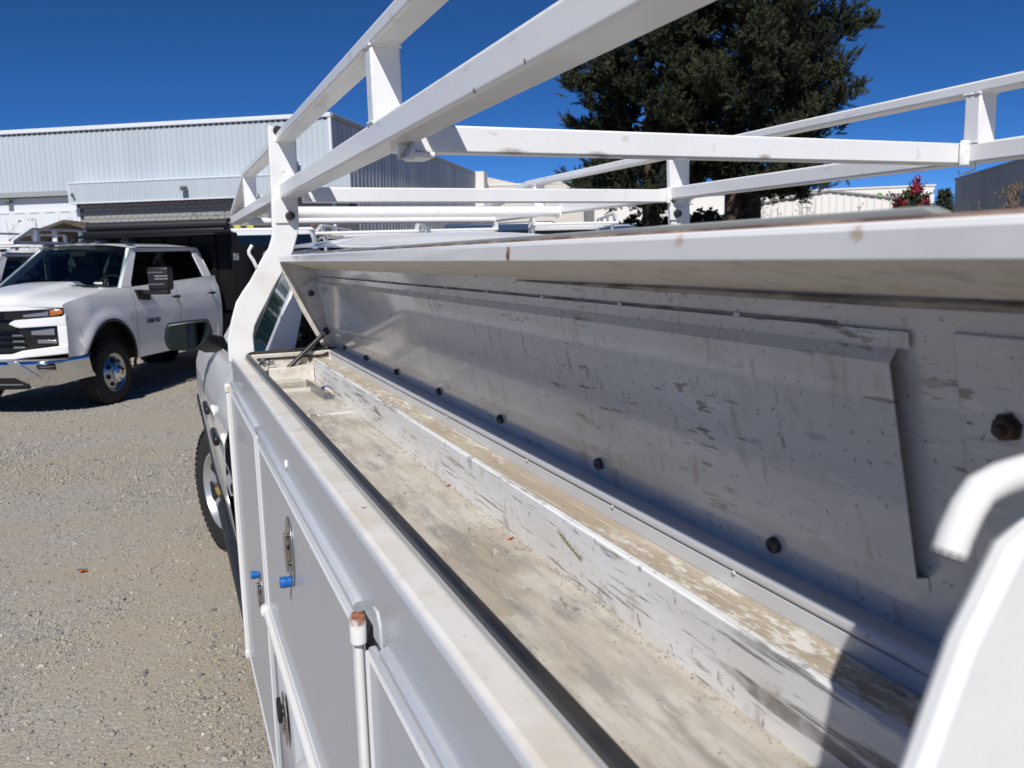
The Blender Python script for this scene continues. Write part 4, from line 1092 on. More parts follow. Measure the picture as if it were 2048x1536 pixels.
def fascia(root, P):
    def fs(l): return 0.955 - 0.16 * abs(l) ** 3
    def bf(l): return 1.03 - 0.16 * abs(l) ** 2 - 0.22 * abs(l) ** 8
    def band(name, mat, lo, hi, l0, l1, off=0.0, surf=fs, th=0.03, n=16, both=True, parent=root, lean=0.0):
        for sg in ((1, -1) if both else (1,)):
            def fn(u, v):
                l = lerp(l0, l1, u); z = lerp(pw(lo, l) if isinstance(lo, list) else lo, pw(hi, l) if isinstance(hi, list) else hi, v)
                return P(surf(l) + off - (0.0 if surf is fs else 0.09 * max(0, 0.64 - z) / 0.28), sg * l, z)
            o = MB().grid(fn, n, 4, sg < 0).build(name, mat, parent, ang=40, solid=0)
            md = o.modifiers.new('thick', 'SOLIDIFY'); md.thickness = th; md.offset = -1
            md2 = o.modifiers.new('bevel', 'BEVEL'); md2.width = min(0.01, th * 0.3); md2.segments = 2; md2.limit_method = 'ANGLE'; md2.angle_limit = R(50)
    band('hood_lip', 'white_paint', [(0, 1.262), (0.5, 1.272), (0.98, 1.288)], [(0, 1.318), (0.5, 1.318), (0.98, 1.304)], -0.0, 0.965, 0.004, th=0.05)
    band('grille', 'black_plastic', 0.77, 1.275, 0, 0.70, -0.07, th=0.02)
    for z, h, o in ((0.83, 0.018, -0.03), (0.90, 0.018, -0.025), (0.97, 0.018, -0.02), (1.095, 0.05, 0.01), (1.185, 0.014, -0.01), (1.215, 0.014, -0.01)):
        band('grille_bar', 'black_gloss', z - h, z + h, 0, 0.44, o, th=0.04, n=10)
    for z in (0.845, 0.915, 0.985):
        band('grille_accent', 'fixture_grey', z - 0.02, z + 0.004, 0.36, 0.50, -0.012, th=0.02, n=6)
    band('fascia_bar', 'white_paint', [(0.36, 1.115), (0.46, 1.07), (0.9, 1.085), (1.02, 1.08)], [(0.36, 1.125), (0.42, 1.162), (0.95, 1.19), (1.0, 1.235), (1.02, 1.24)], 0.36, 0.988, 0.014, th=0.07)
    band('fascia_corner', 'white_paint', 0.78, [(0.885, 1.09), (1.015, 1.10)], 0.89, 0.988, 0.012, th=0.07)
    band('fascia_lower', 'white_paint', [(0, 0.695), (0.4, 0.70), (0.5, 0.715), (1.03, 0.75)], [(0, 0.755), (0.36, 0.76), (0.48, 0.80), (0.62, 0.815), (0.92, 0.845), (1.03, 0.85)], 0, 0.99, 0.03, th=0.08)
    band('headlight', 'black_gloss', [(0.30, 1.165), (0.95, 1.185), (1.0, 1.225)], [(0.30, 1.265), (1.0, 1.282)], 0.30, 0.975, 0.004, th=0.04)
    band('lamp_lens', 'lens', [(0.45, 1.192), (0.85, 1.205)], [(0.45, 1.215), (0.85, 1.255)], 0.54, 0.82, 0.02, th=0.01)
    band('turn_signal', 'amber', [(0.84, 1.20), (0.97, 1.225)], [(0.84, 1.262), (0.98, 1.27)], 0.835, 0.962, 0.02, th=0.012)
    band('fog_housing', 'black_gloss', [(0.44, 1.03), (0.60, 0.84), (0.93, 0.86)], [(0.44, 1.06), (0.50, 1.065), (0.91, 1.08)], 0.45, 0.905, -0.01, th=0.03)
    band('fog_lens', 'lens', [(0.60, 0.985), (0.88, 0.975)], [(0.60, 1.03), (0.88, 1.055)], 0.62, 0.87, 0.03, th=0.01)
    band('fog_lens', 'lens', [(0.66, 0.885), (0.9, 0.875)], [(0.66, 0.93), (0.9, 0.915)], 0.68, 0.885, 0.03, th=0.01)
    # chrome bumper
    def bump(u, v):
        l = lerp(-1.05, 1.05, u)
        prof = [(0.0, 0.365, -0.13), (0.1, 0.36, -0.085), (0.5, 0.50, -0.025), (0.80, 0.645, 0.014), (0.92, 0.692, -0.025), (1.0, 0.70, -0.12)]
        z = pw([(a, b) for a, b, _ in prof], v); d = pw([(a, q) for a, _, q in prof], v)
        zz = z + (0.06 * sstep(0.75, 1.05, abs(l)) if v < 0.3 else 0.02 * sstep(0.7, 1.05, abs(l)))
        return P(bf(l) + d, l, zz)
    b = MB().grid(bump, 64, 16, True).build('front_bumper', 'chrome', root, ang=60)
    band('bumper_opening', 'underbody', [(0, 0.33), (0.52, 0.33)], [(0, 0.535), (0.32, 0.53), (0.48, 0.40)], 0, 0.50, 0.018, bf, th=0.03, parent=b)
    band('opening_lip', 'chrome', [(0, 0.39), (0.46, 0.385)], [(0, 0.41), (0.46, 0.40)], 0, 0.44, 0.028, bf, th=0.02, parent=b, n=8)
    band('bumper_vent', 'black_gloss', [(0.64, 0.52), (0.72, 0.50), (0.84, 0.52)], [(0.64, 0.63), (0.84, 0.645)], 0.645, 0.835, 0.016, bf, th=0.03, parent=b, n=6)
    for z in (0.56, 0.60):
        band('vent_bar', 'fixture_grey', z - 0.006, z + 0.006, 0.68, 0.82, 0.024, bf, th=0.01, parent=b, n=4)
    band('bumper_ridge', 'chrome', [(0.34, 0.66), (0.66, 0.435)], [(0.34, 0.69), (0.44, 0.685), (0.68, 0.47)], 0.34, 0.67, 0.03, bf, th=0.03, parent=b, n=8)

def tow_mirror(root, sg):
    m = MB().box(sg * 1.13, 0.78, 1.415, sg * 1.44, 0.93, 1.735).build('side_mirror', 'black_plastic', root, bevel=0.035, seg=3)
    MB().box(sg * 0.96, 0.80, 1.36, sg * 1.40, 0.90, 1.425).build('mirror_arm', 'black_plastic', m, bevel=0.012)
    MB().prism([(sg * 0.95, 0.68, 1.44), (sg * 0.97, 0.72, 1.30), (sg * 1.0, 0.96, 1.28), (sg * 0.97, 1.0, 1.42)], (sg * 0.07, 0, 0)).build('mirror_base', 'black_plastic', m, bevel=0.012)
    for z in (1.575, 1.612):
        MB().box(sg * 1.245, 0.768, z - 0.012, sg * 1.435, 0.782, z + 0.012).build('mirror_lamp', 'chrome', m, bevel=0.004)
    for z in (1.66, 1.50):
        MB().box(sg * 1.15, 0.772, z - 0.008, sg * 1.38, 0.782, z + 0.008).build('mirror_trim', 'fixture_grey', m, bevel=0.003)

def roof_lights(root, P, fin=True):
    for l in (-0.62, -0.22, 0.0, 0.22, 0.62):
        z = 2.045 + 0.055 * (1 - abs(l / 0.72) ** 2.6)
        f = -1.34 + 0.13 * (1 - (l / 0.7) ** 2)
        MB().ball(P(f, l, z + 0.008), 0.085, 7, (0.95, 0.8, 0.26)).build('clearance_light', 'black_gloss', root)
    if fin:
        MB().prism([P(-1.48, 0.36, 2.10), P(-1.66, 0.36, 2.10), P(-1.68, 0.36, 2.20), P(-1.60, 0.36, 2.19)], (0.03, 0, 0)).build('antenna_fin', 'black_plastic', root, bevel=0.008)

# ---- parked white dump truck
DT = thing('dump_truck', 'white crew cab dump truck with chrome bumper and black bed, nose to the yard', 'truck', (-1.571, 12.49, 0), R(-29))
Pd, latd = cab(DT, dict(cuts=(-0.62, -1.80, -2.98, -3.15), handles=(-1.69, -2.82), win=(-2.88, -2.90), track=0.905, wheel='dually'))
fascia(DT, Pd)
tow_mirror(DT, 1); tow_mirror(DT, -1)
roof_lights(DT, Pd)
# hood scoop and cowl screen
MB().prism([Pd(0.62, -0.20, 1.425), Pd(0.60, -0.17, 1.475), Pd(0.60, 0.17, 1.475), Pd(0.62, 0.20, 1.425)], (0, 0.10, 0)).build('hood_scoop', 'underbody', DT)
MB().ball(Pd(-0.22, 0.62, 1.485), 0.16, 8, (1.0, 0.5, 0.16)).build('hood_vent', 'black_plastic', DT)
MB().box(0.60, 0.40, 1.53, 0.72, 0.405, 1.555).build('inspection_sticker', 'sticker_white', DT)
# 3500 HD on the door
mt = Matrix.Translation((latd(-1.02, 0.99) + 0.006, 1.02, 0.995)) @ Matrix.Rotation(R(90), 4, 'Z') @ Matrix.Rotation(R(90), 4, 'X')
text_part('badge', '3500 HD', 0.095, 'ink', DT, mt, 0.003, 0.15)
# dump bed
def BK(mb, name, mat='black_steel', bevel=0.01, parent=DT, **k): return mb.build(name, mat, parent, bevel=bevel, **k)
hb = BK(MB().box(-1.17, 3.30, 0.98, 1.17, 3.36, 2.26), 'bed_headboard')
for l in (-0.9, -0.45, 0.0, 0.45, 0.9):
    MB().box(l - 0.04, 3.265, 1.0, l + 0.04, 3.299, 2.2).build('headboard_rib', 'black_steel', hb, bevel=0.006)
for sg in (1, -1):
    sd = BK(MB().box(sg * 1.12, 3.362, 1.05, sg * 1.17, 6.4, 2.05), 'bed_side')
    for f in (3.5, 4.2, 4.9, 5.6, 6.3):
        MB().box(sg * 1.171, f, 1.06, sg * 1.215, f + 0.08, 2.04).build('side_rib', 'black_steel', sd, bevel=0.006)
BK(MB().box(-1.12, 3.36, 0.98, 1.12, 6.4, 1.05), 'bed_floor')
BK(MB().prism([(1.172, 3.28, 1.0), (1.172, 3.28, 2.26), (1.172, 3.5, 2.26), (1.172, 3.62, 2.0), (1.172, 3.62, 1.0)], (0.05, 0, 0)), 'corner_post')
BK(MB().prism([(-1.20, 2.75, 2.20), (-1.20, 2.75, 2.235), (-1.20, 3.36, 2.30), (-1.20, 3.36, 2.261)], (2.40, 0, 0)), 'cab_shield')
th = BK(MB().box(-1.18, 3.03, 2.245, 1.22, 3.28, 2.32), 'tarp_housing', 'black_plastic', 0.01)
MB().lathe([(0.0, 0), (0.075, 0.002), (0.078, 2.42), (0.0, 2.422)], (-1.17, 3.12, 2.388), (1, 0, 0), 22, caps=False).build('tarp_roll', 'tarp', th, ang=30)
MB().lathe([(0.0, 0), (0.095, 0.002), (0.095, 0.02), (0.04, 0.022), (0.03, 0.05), (0.0, 0.051)], (1.255, 3.12, 2.385), (1, 0, 0), 18, caps=False).build('tarp_end', 'black_plastic', th, ang=30)
MB().lathe([(0.0, 0), (0.05, 0.001), (0.05, 0.006)], (1.306, 3.12, 2.385), (1, 0, 0), 18, caps=True).build('end_disc', 'zinc', th)
BK(MB().box(0.45, 3.2, 0.50, 1.05, 4.2, 0.95), 'side_tank', 'black_steel', 0.03)
BK(MB().box(-0.45, -0.6, 0.45, 0.45, 6.3, 0.70), 'chassis', 'underbody', 0)
BK(MB().box(0.0, 0, 0, 0.002, 0.20, 0.115), 'warning_sticker', 'sticker_white', 0).matrix_local = Matrix.Translation((1.224, 3.31, 1.80))
BK(MB().box(0.0, 0, 0, 0.001, 0.085, 0.025), 'sticker_band', 'sticker_red', 0).matrix_local = Matrix.Translation((1.2265, 3.41, 1.885))
for i, (y, z, w, h) in enumerate(((3.33, 1.84, 0.012, 0.03), (3.345, 1.83, 0.02, 0.018), (3.37, 1.835, 0.025, 0.02))):
    BK(MB().box(0, 0, 0, 0.001, w, h), 'sticker_print', 'ink', 0).matrix_local = Matrix.Translation((1.2265, y, z))
BK(MB().tube([(1.20, 3.56, 1.48), (1.215, 3.58, 1.36), (1.21, 3.61, 1.27), (1.20, 3.64, 1.20)], 0.008, 6), 'chain', 'zinc', 0)
BK(MB().ball((1.19, 3.40, 1.13), 0.035, 6, (0.5, 1, 0.7)), 'side_lamp', 'chrome', 0)
for l in (0.86, -0.86):
    wheel(DT, 'rear_wheel', V(-4.42, l, 0.405), (1 if l > 0 else -1, 0, 0), 0.405, 0.48, 'dually')
for l in (0.62, -0.62):
    BK(MB().box(l - 0.36, 3.95, 0.36, l + 0.36, 4.9, 0.90), 'wheel_well', 'underbody', 0)

# ---- the utility truck's own cab
UC = bpy.data.objects.new('cab', None); COL.objects.link(UC)
UC.parent = TR
w_ = TR['mw']
UC.matrix_parent_inverse = Matrix([w_[0:4], w_[4:8], w_[8:12], w_[12:16]]).inverted()
UC.location = (1.105, 5.42, 0); UC.rotation_euler = (0, 0, math.pi)
Pu, latu = cab(UC, dict(kl=0.915, kz=0.908, steer=R(19), flare=0.008, latp=[(0.5, 0.95), (0.65, 0.985), (0.9, 1.02), (1.1, 1.045), (1.28, 1.04), (1.40, 1.0), (1.5, 0.94)], cuts=(-0.62, -1.70, -2.345, -2.365), handles=(-1.58, -2.24), rwin=(0.80, 0.67), hz=1.29,
                        win=(-2.26, -2.26), track=0.775, wheel='alloy', sglass='green_glass', paint='white_paint', kw=0.98, strip=0))
for ch in children(UC):
    ch.parent = TR
    ch.matrix_parent_inverse = Matrix([w_[0:4], w_[4:8], w_[8:12], w_[12:16]]).inverted()
    ch.location = (1.105, 5.42, 0); ch.rotation_euler = (0, 0, math.pi)
bpy.data.objects.remove(UC)
# side mirror seen from behind
ol = [(0.002, 1.497), (0.10, 1.507), (0.193, 1.511), (0.206, 1.476), (0.212, 1.437), (0.125, 1.358), (0.06, 1.360), (-0.002, 1.368), (-0.014, 1.395), (-0.018, 1.427), (-0.012, 1.465)]
mi = W(MB().prism([(x, 4.50, z) for x, z in ol], (0, 0.09, 0)), 'side_mirror', 'black_plastic', 0.010)
cx, cz = 0.10, 1.435
MB().prism([(cx + (x - cx) * 0.86, 4.4985, cz + (z - cz) * 0.84) for x, z in ol], (0, -0.0015, 0)).build('mirror_glass', 'mirror_glass', mi)
MB().prism([(0.13, 4.52, 1.362), (0.20, 4.52, 1.43), (0.265, 4.56, 1.415), (0.285, 4.60, 1.36), (0.25, 4.56, 1.335), (0.17, 4.53, 1.340)], (0, 0.05, 0)).build('mirror_arm', 'black_plastic', mi, bevel=0.006)
# black triangle at the door's front edge, step bar, door moulding
bar = W(MB().tube([(0.27, 5.0, 0.41), (0.225, 4.90, 0.43), (0.222, 4.78, 0.435), (0.222, 3.1, 0.435), (0.226, 2.9, 0.43), (0.27, 2.72, 0.40)], 0.045, 14), 'step_bar', 'rubber')
for ya in (4.1, 3.1):
    for k in range(4):
        MB().box(0.197 + k * 0.014, ya, 0.474, 0.205 + k * 0.014, ya + 0.55, 0.4815).build('step_tread', 'black_plastic', bar)
W(MB().box(0.29, 3.06, 0.42, 0.34, 4.8, 0.53), 'rocker', 'underbody')
W(MB().prism([(0.1465, 4.62, 1.02), (0.1465, 4.50, 1.035), (0.1465, 4.44, 1.02), (0.1465, 4.55, 1.0)], (-0.003, 0, 0)), 'fender_emblem', 'chrome')
W(MB().tube([(1.05, 3.55, 1.862), (1.05, 3.56, 1.895)], [0.012, 0.004], 8), 'roof_antenna', 'black_plastic')

# ---- things lying in the bin
br_ = thing('metal_bracket', 'small galvanised angle bracket lying in the far end of the bin', 'bracket', (0.40, 2.48, 1.4))
b_ = MB().prism([(-0.014, 0.175, 0.0), (-0.014, 0.175, 0.030), (-0.0005, -0.07, 0.026), (-0.0005, -0.07, 0.0)], (0.0015, 0, 0))
b_.build('upright_leg', 'zinc', br_)
MB().prism([(-0.0125, 0.175, 0.0006), (0.001, -0.07, 0.0006), (0.030, -0.065, 0.0006), (0.018, 0.175, 0.0006)], (0, 0, 0.0014)).build('flat_leg', 'zinc', br_)
pn = thing('marker_pen', 'marker with blue cap lying behind the small metal bracket', 'pen', (0.414, 2.50, 1.408))
MB().tube([(0, 0.03, 0.008), (0.002, 0.0, 0.012), (0.003, -0.016, 0.013)], [0.005, 0.007, 0.0065], 12).build('cap', 'blue_pen', pn)
MB().tube([(0.003, -0.017, 0.012), (0.010, -0.05, 0.008), (0.012, -0.06, 0.008)], [0.0055, 0.0055, 0.003], 12).build('barrel', 'cream_paint', pn)
bt = thing('plastic_bottle', 'crushed clear plastic bottle at the far end of the bin', 'bottle', (0.335, 2.66, 1.4))
MB().lathe([(0.0, -0.05), (0.012, -0.049), (0.0165, -0.042), (0.015, -0.028), (0.0168, -0.02), (0.0145, -0.008), (0.0166, 0.0), (0.0148, 0.014), (0.0166, 0.03), (0.011, 0.044), (0.0085, 0.05)], (0, 0, 0.0165), (1, 0.12, 0), 20, caps=False).build('bottle_body', 'clear_film', bt, ang=60)
MB().lathe([(0.0, 0), (0.0095, 0.0005), (0.0095, 0.009), (0.0, 0.0095)], (0.05, 0.006, 0.0165), (1, 0.12, 0), 16, caps=False).build('bottle_cap', 'sticker_white', bt)
for i, (x, y, lb) in enumerate(((0.421, 1.068, 'tiny red scrap on the bin floor, the nearer of two'), (0.428, 1.375, 'tiny red scrap on the bin floor, the farther of two'))):
    s = MB().prism([(x, y, 1.4003), (x + 0.008, y + 0.006, 1.4006), (x + 0.010, y + 0.001, 1.403), (x + 0.003, y - 0.004, 1.4015)], (0, 0, 0.0007)).build('red_scrap', 'red_scrap')
    tag(s, lb, 'scrap', 'red scraps in the bin')
lf = MB()
lf.tube([(0.4364, 0.935, 1.452), (0.4362, 0.905, 1.444), (0.4362, 0.872, 1.436)], [0.0006, 0.0011, 0.0005], 5)
for k in range(7):
    y = 0.93 - 0.008 * k; z = 1.4505 - 0.0022 * k
    lf.prism([(0.4364, y, z), (0.4361, y - 0.010, z + 0.0012), (0.4361, y - 0.013, z - 0.0028), (0.4364, y - 0.006, z - 0.0022)], (-0.0004, 0, 0))
tag(lf.build('dry_sprig', 'dry_leaf'), 'dry yellow green sprig stuck to the scratched inner bin wall', 'leaf')

wp = thing('candy_wrapper', 'small orange and blue wrapper lying flat on the gravel', 'wrapper', (-0.58, 5.40, 0.012), 0.4)
MB().grid(lambda u, v: (lerp(-0.022, 0.022, u), lerp(-0.028, 0.0, v), 0.004 * math.sin(u * 5) + 0.003 * v), 6, 3).build('orange_half', 'amber', wp, solid=0.0006)
MB().grid(lambda u, v: (lerp(-0.022, 0.022, u), lerp(0.0005, 0.028, v), 0.004 * math.sin(u * 5) + 0.003 * (1 - v)), 6, 3).build('blue_half', 'blue_cap', wp, solid=0.0006)

def bin_grit():
    n = 1500
    y = RNG.uniform(0.3, 2.75, n); k = RNG.uniform(0, 1, n)
    x = np.where(k < 0.5, 0.4365 - np.abs(RNG.normal(0, 0.006, n)), np.where(k < 0.7, 0.2435 + np.abs(RNG.normal(0, 0.006, n)), RNG.uniform(0.245, 0.435, n)))
    s_ = np.clip(RNG.lognormal(math.log(0.0008), 0.45, n), 0.0004, 0.0017)
    v, f = ico()
    sq = np.stack([RNG.uniform(0.8, 1.9, n), RNG.uniform(0.6, 1.2, n), RNG.uniform(0.4, 0.8, n)], 1)
    o = instanced('grit', v, f, np.stack([x, y, 1.4004 + s_ * 0.3], 1), s_, rand_rot(n), np.clip(RNG.normal(0.4, 0.25, n), 0, 1), 'pebble', squash=sq)
    o['label'] = 'loose dirt and grit along the bin floor'
bin_grit()

# ------------------------------------------------------------------ other vehicles in the yard
def headache_rack(root, f0, f1, w, z0, z1, name='ladder_rack'):
    """two long side rails with posts, cross tubes and raked end frames"""
    r = bpy.data.objects.new(name, None); COL.objects.link(r); r.parent = root
    for sg in (1, -1):
        b = MB()
        x0, x1 = sg * w, sg * (w - 0.06)
        b.box(x0, -f0, z0 + 0.10, x1, -f1, z0 + 0.16)
        b.prism([(x0, -f0, z0 + 0.10), (x0, -f0, z0 + 0.17), (x0, -f0 + 0.55, z1), (x0, -f1, z1), (x0, -f1, z1 - 0.04), (x0, -f0 + 0.58, z1 - 0.04), (x0, -f0 + 0.10, z0 + 0.16)], (x1 - x0, 0, 0))
        b.build('side_rail', 'rack_paint', r)
        p = MB()
        for q in (0.14, 0.45, 0.75, 1.0):
            y = -lerp(f0 - 0.1, f1, q)
            p.box(x0, y - 0.03, z0 + 0.16, x1, y + 0.03, z1 - 0.02)
        p.build('rail_post', 'rack_paint', r)
        l = MB()
        for y in (-f0 + 0.9, -f1 - 0.1):
            l.box(x0, y - 0.04, 1.45, x1, y + 0.04, z0 + 0.10)
        l.build('rack_leg', 'rack_paint', r)
    c = MB()
    for q in (0.0, 0.3, 0.65, 1.0):
        y = -lerp(f0 - 0.02, f1 + 0.02, q)
        c.tube([(-w, y, z0 + 0.12), (w, y, z0 + 0.12)], 0.03, 10)
    c.build('cross_bar', 'rack_paint', r)
    return r

RT = thing('rack_truck', 'white pickup with ladder rack at the left edge behind the dump truck', 'truck', (-3.70, 16.35, 0), R(-27))
Pr, latr = cab(RT, dict(cuts=(-0.62, -1.80, -2.98, -3.15), handles=(-1.69, -2.82), win=(-2.88, -2.90), track=0.905, wheel='dually'))
fascia(RT, Pr); roof_lights(RT, Pr, False)
tow_mirror(RT, 1); tow_mirror(RT, -1)
headache_rack(RT, -1.15, -5.6, 0.95, 2.06, 2.46)
MB().box(-1.0, 3.3, 0.6, 1.0, 5.7, 1.45).build('service_body', 'white_paint', RT, bevel=0.02)

def back_truck(loc, rz, label, w=0.95, z0=2.02, z1=2.36, f0=-1.0, f1=-5.2):
    t = thing('rack_truck', label, 'truck', loc, rz, 'white trucks with ladder racks parked at the back of the yard')
    Pq, _ = cab(t, dict(cuts=(-0.62, -1.80, -2.98, -3.15), handles=(-1.69, -2.82), win=(-2.88, -2.90), track=0.905, wheel='alloy', kz=0.955))
    headache_rack(t, f0, f1, w, z0, z1)
    MB().box(-1.0, 3.3, 0.6, 1.0, 5.4, 1.40).build('service_body', 'white_paint', t, bevel=0.02)
    return t
back_truck((3.2, 14.7, 0), R(-20), 'white truck under the longer low rack, leftmost of those beyond the utility cab roof', z0=2.13, z1=2.44)
back_truck((5.95, 17.7, 0), R(-20), 'white truck with raked rack frame, middle of those beyond the utility cab roof', z0=2.24, z1=2.6)
back_truck((8.2, 16.2, 0), R(-22), 'white truck with single tube rack, rightmost of those beyond the utility cab roof', z0=2.3, z1=2.66)

# white cab-over truck: only the upper cab shows between the dump bed and the rack post
CO = thing('cabover_truck', 'white cab-over truck with wide dark windshield behind the rack post', 'truck', (2.25, 19.3, 0), R(-12))
cb = MB()
def co_shell(u, v):
    a = 2 * math.pi * u; e = 0.28
    ca, sa = math.cos(a), math.sin(a)
    x = 1.02 * math.copysign(abs(ca) ** e, ca); y = 0.85 + 0.88 * math.copysign(abs(sa) ** e, sa)
    z = lerp(0.7, 2.42, v)
    k = 1 - 0.07 * sstep(0.5, 1.0, v)
    return (x * k, 0.85 + (y - 0.85) * k, z)
cb.grid(co_shell, 64, 12)
cb.build('cab_shell', 'white_paint', CO, ang=60)
MB().prism([(-0.93, 0.06, 2.40), (-0.93, 1.6, 2.40), (0.93, 1.6, 2.40), (0.93, 0.06, 2.40)], (0, 0, 0.08)).build('cab_roof', 'white_paint', CO, bevel=0.035, seg=3)
MB().prism([(-0.88, -0.035, 1.62), (0.88, -0.035, 1.62), (0.84, 0.03, 2.33), (-0.84, 0.03, 2.33)], (0, -0.02, 0)).build('windshield', 'tinted_glass', CO, bevel=0.004)
MB().prism([(-0.92, -0.05, 0.75), (0.92, -0.05, 0.75), (0.92, -0.045, 1.52), (-0.92, -0.045, 1.52)], (0, -0.03, 0)).build('front_panel', 'black_plastic', CO, bevel=0.02)
for sg in (1, -1):
    MB().prism([(sg * 1.0, 0.30, 1.70), (sg * 1.0, 1.35, 1.70), (sg * 0.965, 1.30, 2.30), (sg * 0.955, 0.42, 2.30)], (sg * 0.012, 0, 0)).build('side_window', 'tinted_glass', CO)
    MB().box(sg * 1.10, 0.0, 1.62, sg * 1.26, 0.06, 2.05).build('side_mirror', 'black_plastic', CO, bevel=0.02)
    MB().tube([(sg * 1.0, 0.1, 2.1), (sg * 1.15, 0.04, 2.15), (sg * 1.18, 0.03, 2.0)], 0.012, 6).build('mirror_arm', 'black_plastic', CO)
MB().tube([(0.90, 0.05, 2.50), (0.90, 0.05, 2.545)], [0.035, 0.03], 12).build('marker_lamp', 'red_lens', CO)
for x, z in ((-0.72, 2.49), (-0.45, 2.49)):
    MB().box(x - 0.07, 0.2, z, x + 0.07, 0.32, z + 0.05).build('roof_strap', 'yellow_plastic', CO, bevel=0.01)
MB().box(-1.0, 2.0, 0.75, 1.0, 5.5, 0.95).build('flatbed', 'black_steel', CO, bevel=0.02)
for sg in (1, -1):
    wheel(CO, 'front_wheel', (sg * 0.86, 0.7, 0.40), (sg, 0, 0), 0.40, 0.24, 'alloy')
    wheel(CO, 'rear_wheel', (sg * 0.80, 4.3, 0.40), (sg, 0, 0), 0.40, 0.4, 'alloy')

def box_van(loc, rz, label, mat, L=5.2, Wd=2.0, H=2.5, name='van'):
    t = thing(name, label, 'van', loc, rz, 'vans parked beyond the yard')
    pr = [(0.0, 0.35), (0.0, 0.85), (0.15, 1.05), (0.9, 1.25), (1.55, H - 0.15), (1.9, H), (L - 0.1, H), (L, H - 0.1), (L, 0.35)]
    MB().prism([(-Wd / 2, y, z) for y, z in pr], (Wd, 0, 0)).build('van_body', mat, t, bevel=0.08, seg=3)
    MB().prism([(-0.85, 0.90, 1.30), (0.85, 0.90, 1.30), (0.80, 1.50, H - 0.25), (-0.80, 1.50, H - 0.25)], (0, -0.06, 0.012)).build('windshield', 'tinted_glass', t, bevel=0.004)
    for sg in (1, -1):
        MB().prism([(sg * Wd / 2, 1.25, 1.35), (sg * Wd / 2, 2.3, 1.35), (sg * Wd / 2, 2.3, 1.95), (sg * Wd / 2, 1.65, 1.95)], (sg * 0.008, 0, 0)).build('side_window', 'tinted_glass', t)
        for y in (0.95, L - 1.0):
            MB().lathe([(0.0, 0.0), (0.2, 0.01), (0.22, 0.0), (0.33, 0.0), (0.34, -0.2)], (sg * (Wd / 2 + 0.01), y, 0.34), (sg, 0, 0), 20, caps=False).build('van_wheel', 'tyre_rubber', t)
    return t
box_van((15.0, 27.5, 0), R(60), 'dark blue van parked left of the redwood trunk', 'van_blue', H=2.9, L=5.8)
box_van((17.6, 26.6, 0), R(60), 'dark blue van parked between the two redwoods', 'van_blue', H=2.75)
box_van((20.1, 22.6, 0), R(60), 'low black van parked under the twin redwood', 'black_plastic', H=2.62)
box_van((8.0, 24.2, 0), R(-70), 'black van behind the racks beyond the cab roof', 'black_plastic', H=2.5)
box_van((4.3, 24.5, 0), R(-20), 'dark van with black roof beside the cab-over truck', 'black_plastic', H=2.6)
box_van((96, 82, 0), R(40), 'small white van far off beside the blue grey building', 'white_paint', H=2.6)

# ------------------------------------------------------------------ buildings
FZ = math.atan2(-0.533, 0.846)     # facade runs left along local -x, faces local -y
WH = thing('warehouse', 'long white corrugated metal warehouse with canopy, behind the parked trucks', 'building', (8.36, 44.14, 0), FZ)
def BW(mb, name, mat, bevel=0.0, parent=WH, **k): return mb.build(name, mat, parent, bevel=bevel, **k)
def corrugated(x0, x1, z0, z1, y, pitch, depth, axis='x', sgn=-1, topf=None):
    """folded sheet metal: real ribs"""
    n = int(abs(x1 - x0) / pitch); st = (x1 - x0) / n
    pts = []
    for i in range(n):
        a = x0 + i * st
        pts += [(a, 0), (a + st * 0.55, 0), (a + st * 0.66, depth), (a + st * 0.89, depth)]
    pts.append((x1, 0))
    vs, fs = [], []
    for a, d in pts:
        zt = z1 if topf is None else topf(a)
        if axis == 'x': vs += [(a, y + sgn * d, z0), (a, y + sgn * d, zt)]
        else: vs += [(y - sgn * d, a, z0), (y - sgn * d, a, zt)]
    for i in range(len(pts) - 1):
        fs.append((2 * i, 2 * i + 2, 2 * i + 3, 2 * i + 1))
    return MB().add(vs, fs)
BW(corrugated(-36, 0, 5.72, 8.82, 0, 0.31, 0.035), 'facade_sheet', 'metal_white', ang=20)
BW(corrugated(-36, -14.6, 0.3, 4.62, -0.05, 0.9, 0.05), 'lower_sheet', 'trim_white', ang=20)
BW(MB().box(-36, -0.02, 4.62, -14.6, 0.1, 5.40), 'wall_band', 'trim_white')
BW(MB().box(-36, -0.09, 4.60, -14.6, -0.021, 4.70), 'band_trim', 'trim_white')
BW(MB().box(-36, -0.40, 5.44, -13.6, 0.0, 5.70), 'soffit_strip', 'soffit_grey')
BW(MB().box(-36, -0.14, 8.78, 0.12, 0.3, 9.0), 'eave_trim', 'trim_white', 0.03)
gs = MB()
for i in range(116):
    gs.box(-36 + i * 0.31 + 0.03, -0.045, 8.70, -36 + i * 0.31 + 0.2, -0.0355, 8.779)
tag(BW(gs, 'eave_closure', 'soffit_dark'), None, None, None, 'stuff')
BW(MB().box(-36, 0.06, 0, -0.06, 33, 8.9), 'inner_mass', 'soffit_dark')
BW(MB().box(-36, 0.0, 8.9, 0.1, 33.6, 8.98), 'roof', 'roof_grey')
BW(corrugated(0.05, 33.6, 0.2, 8.75, 0.0, 0.62, 0.06, 'y', -1), 'side_sheet', 'metal_shade', ang=20)
BW(MB().box(-0.05, -0.10, 0, 0.10, 0.05, 8.77), 'corner_trim', 'trim_white')
BW(MB().box(0.0, 0.06, 8.76, 0.16, 33.6, 9.0), 'eave_trim', 'soffit_grey', 0.03)
BW(MB().box(0.061, 33.6, 0, 0.9, 35.2, 9.05), 'parapet_pier', 'stucco_white')
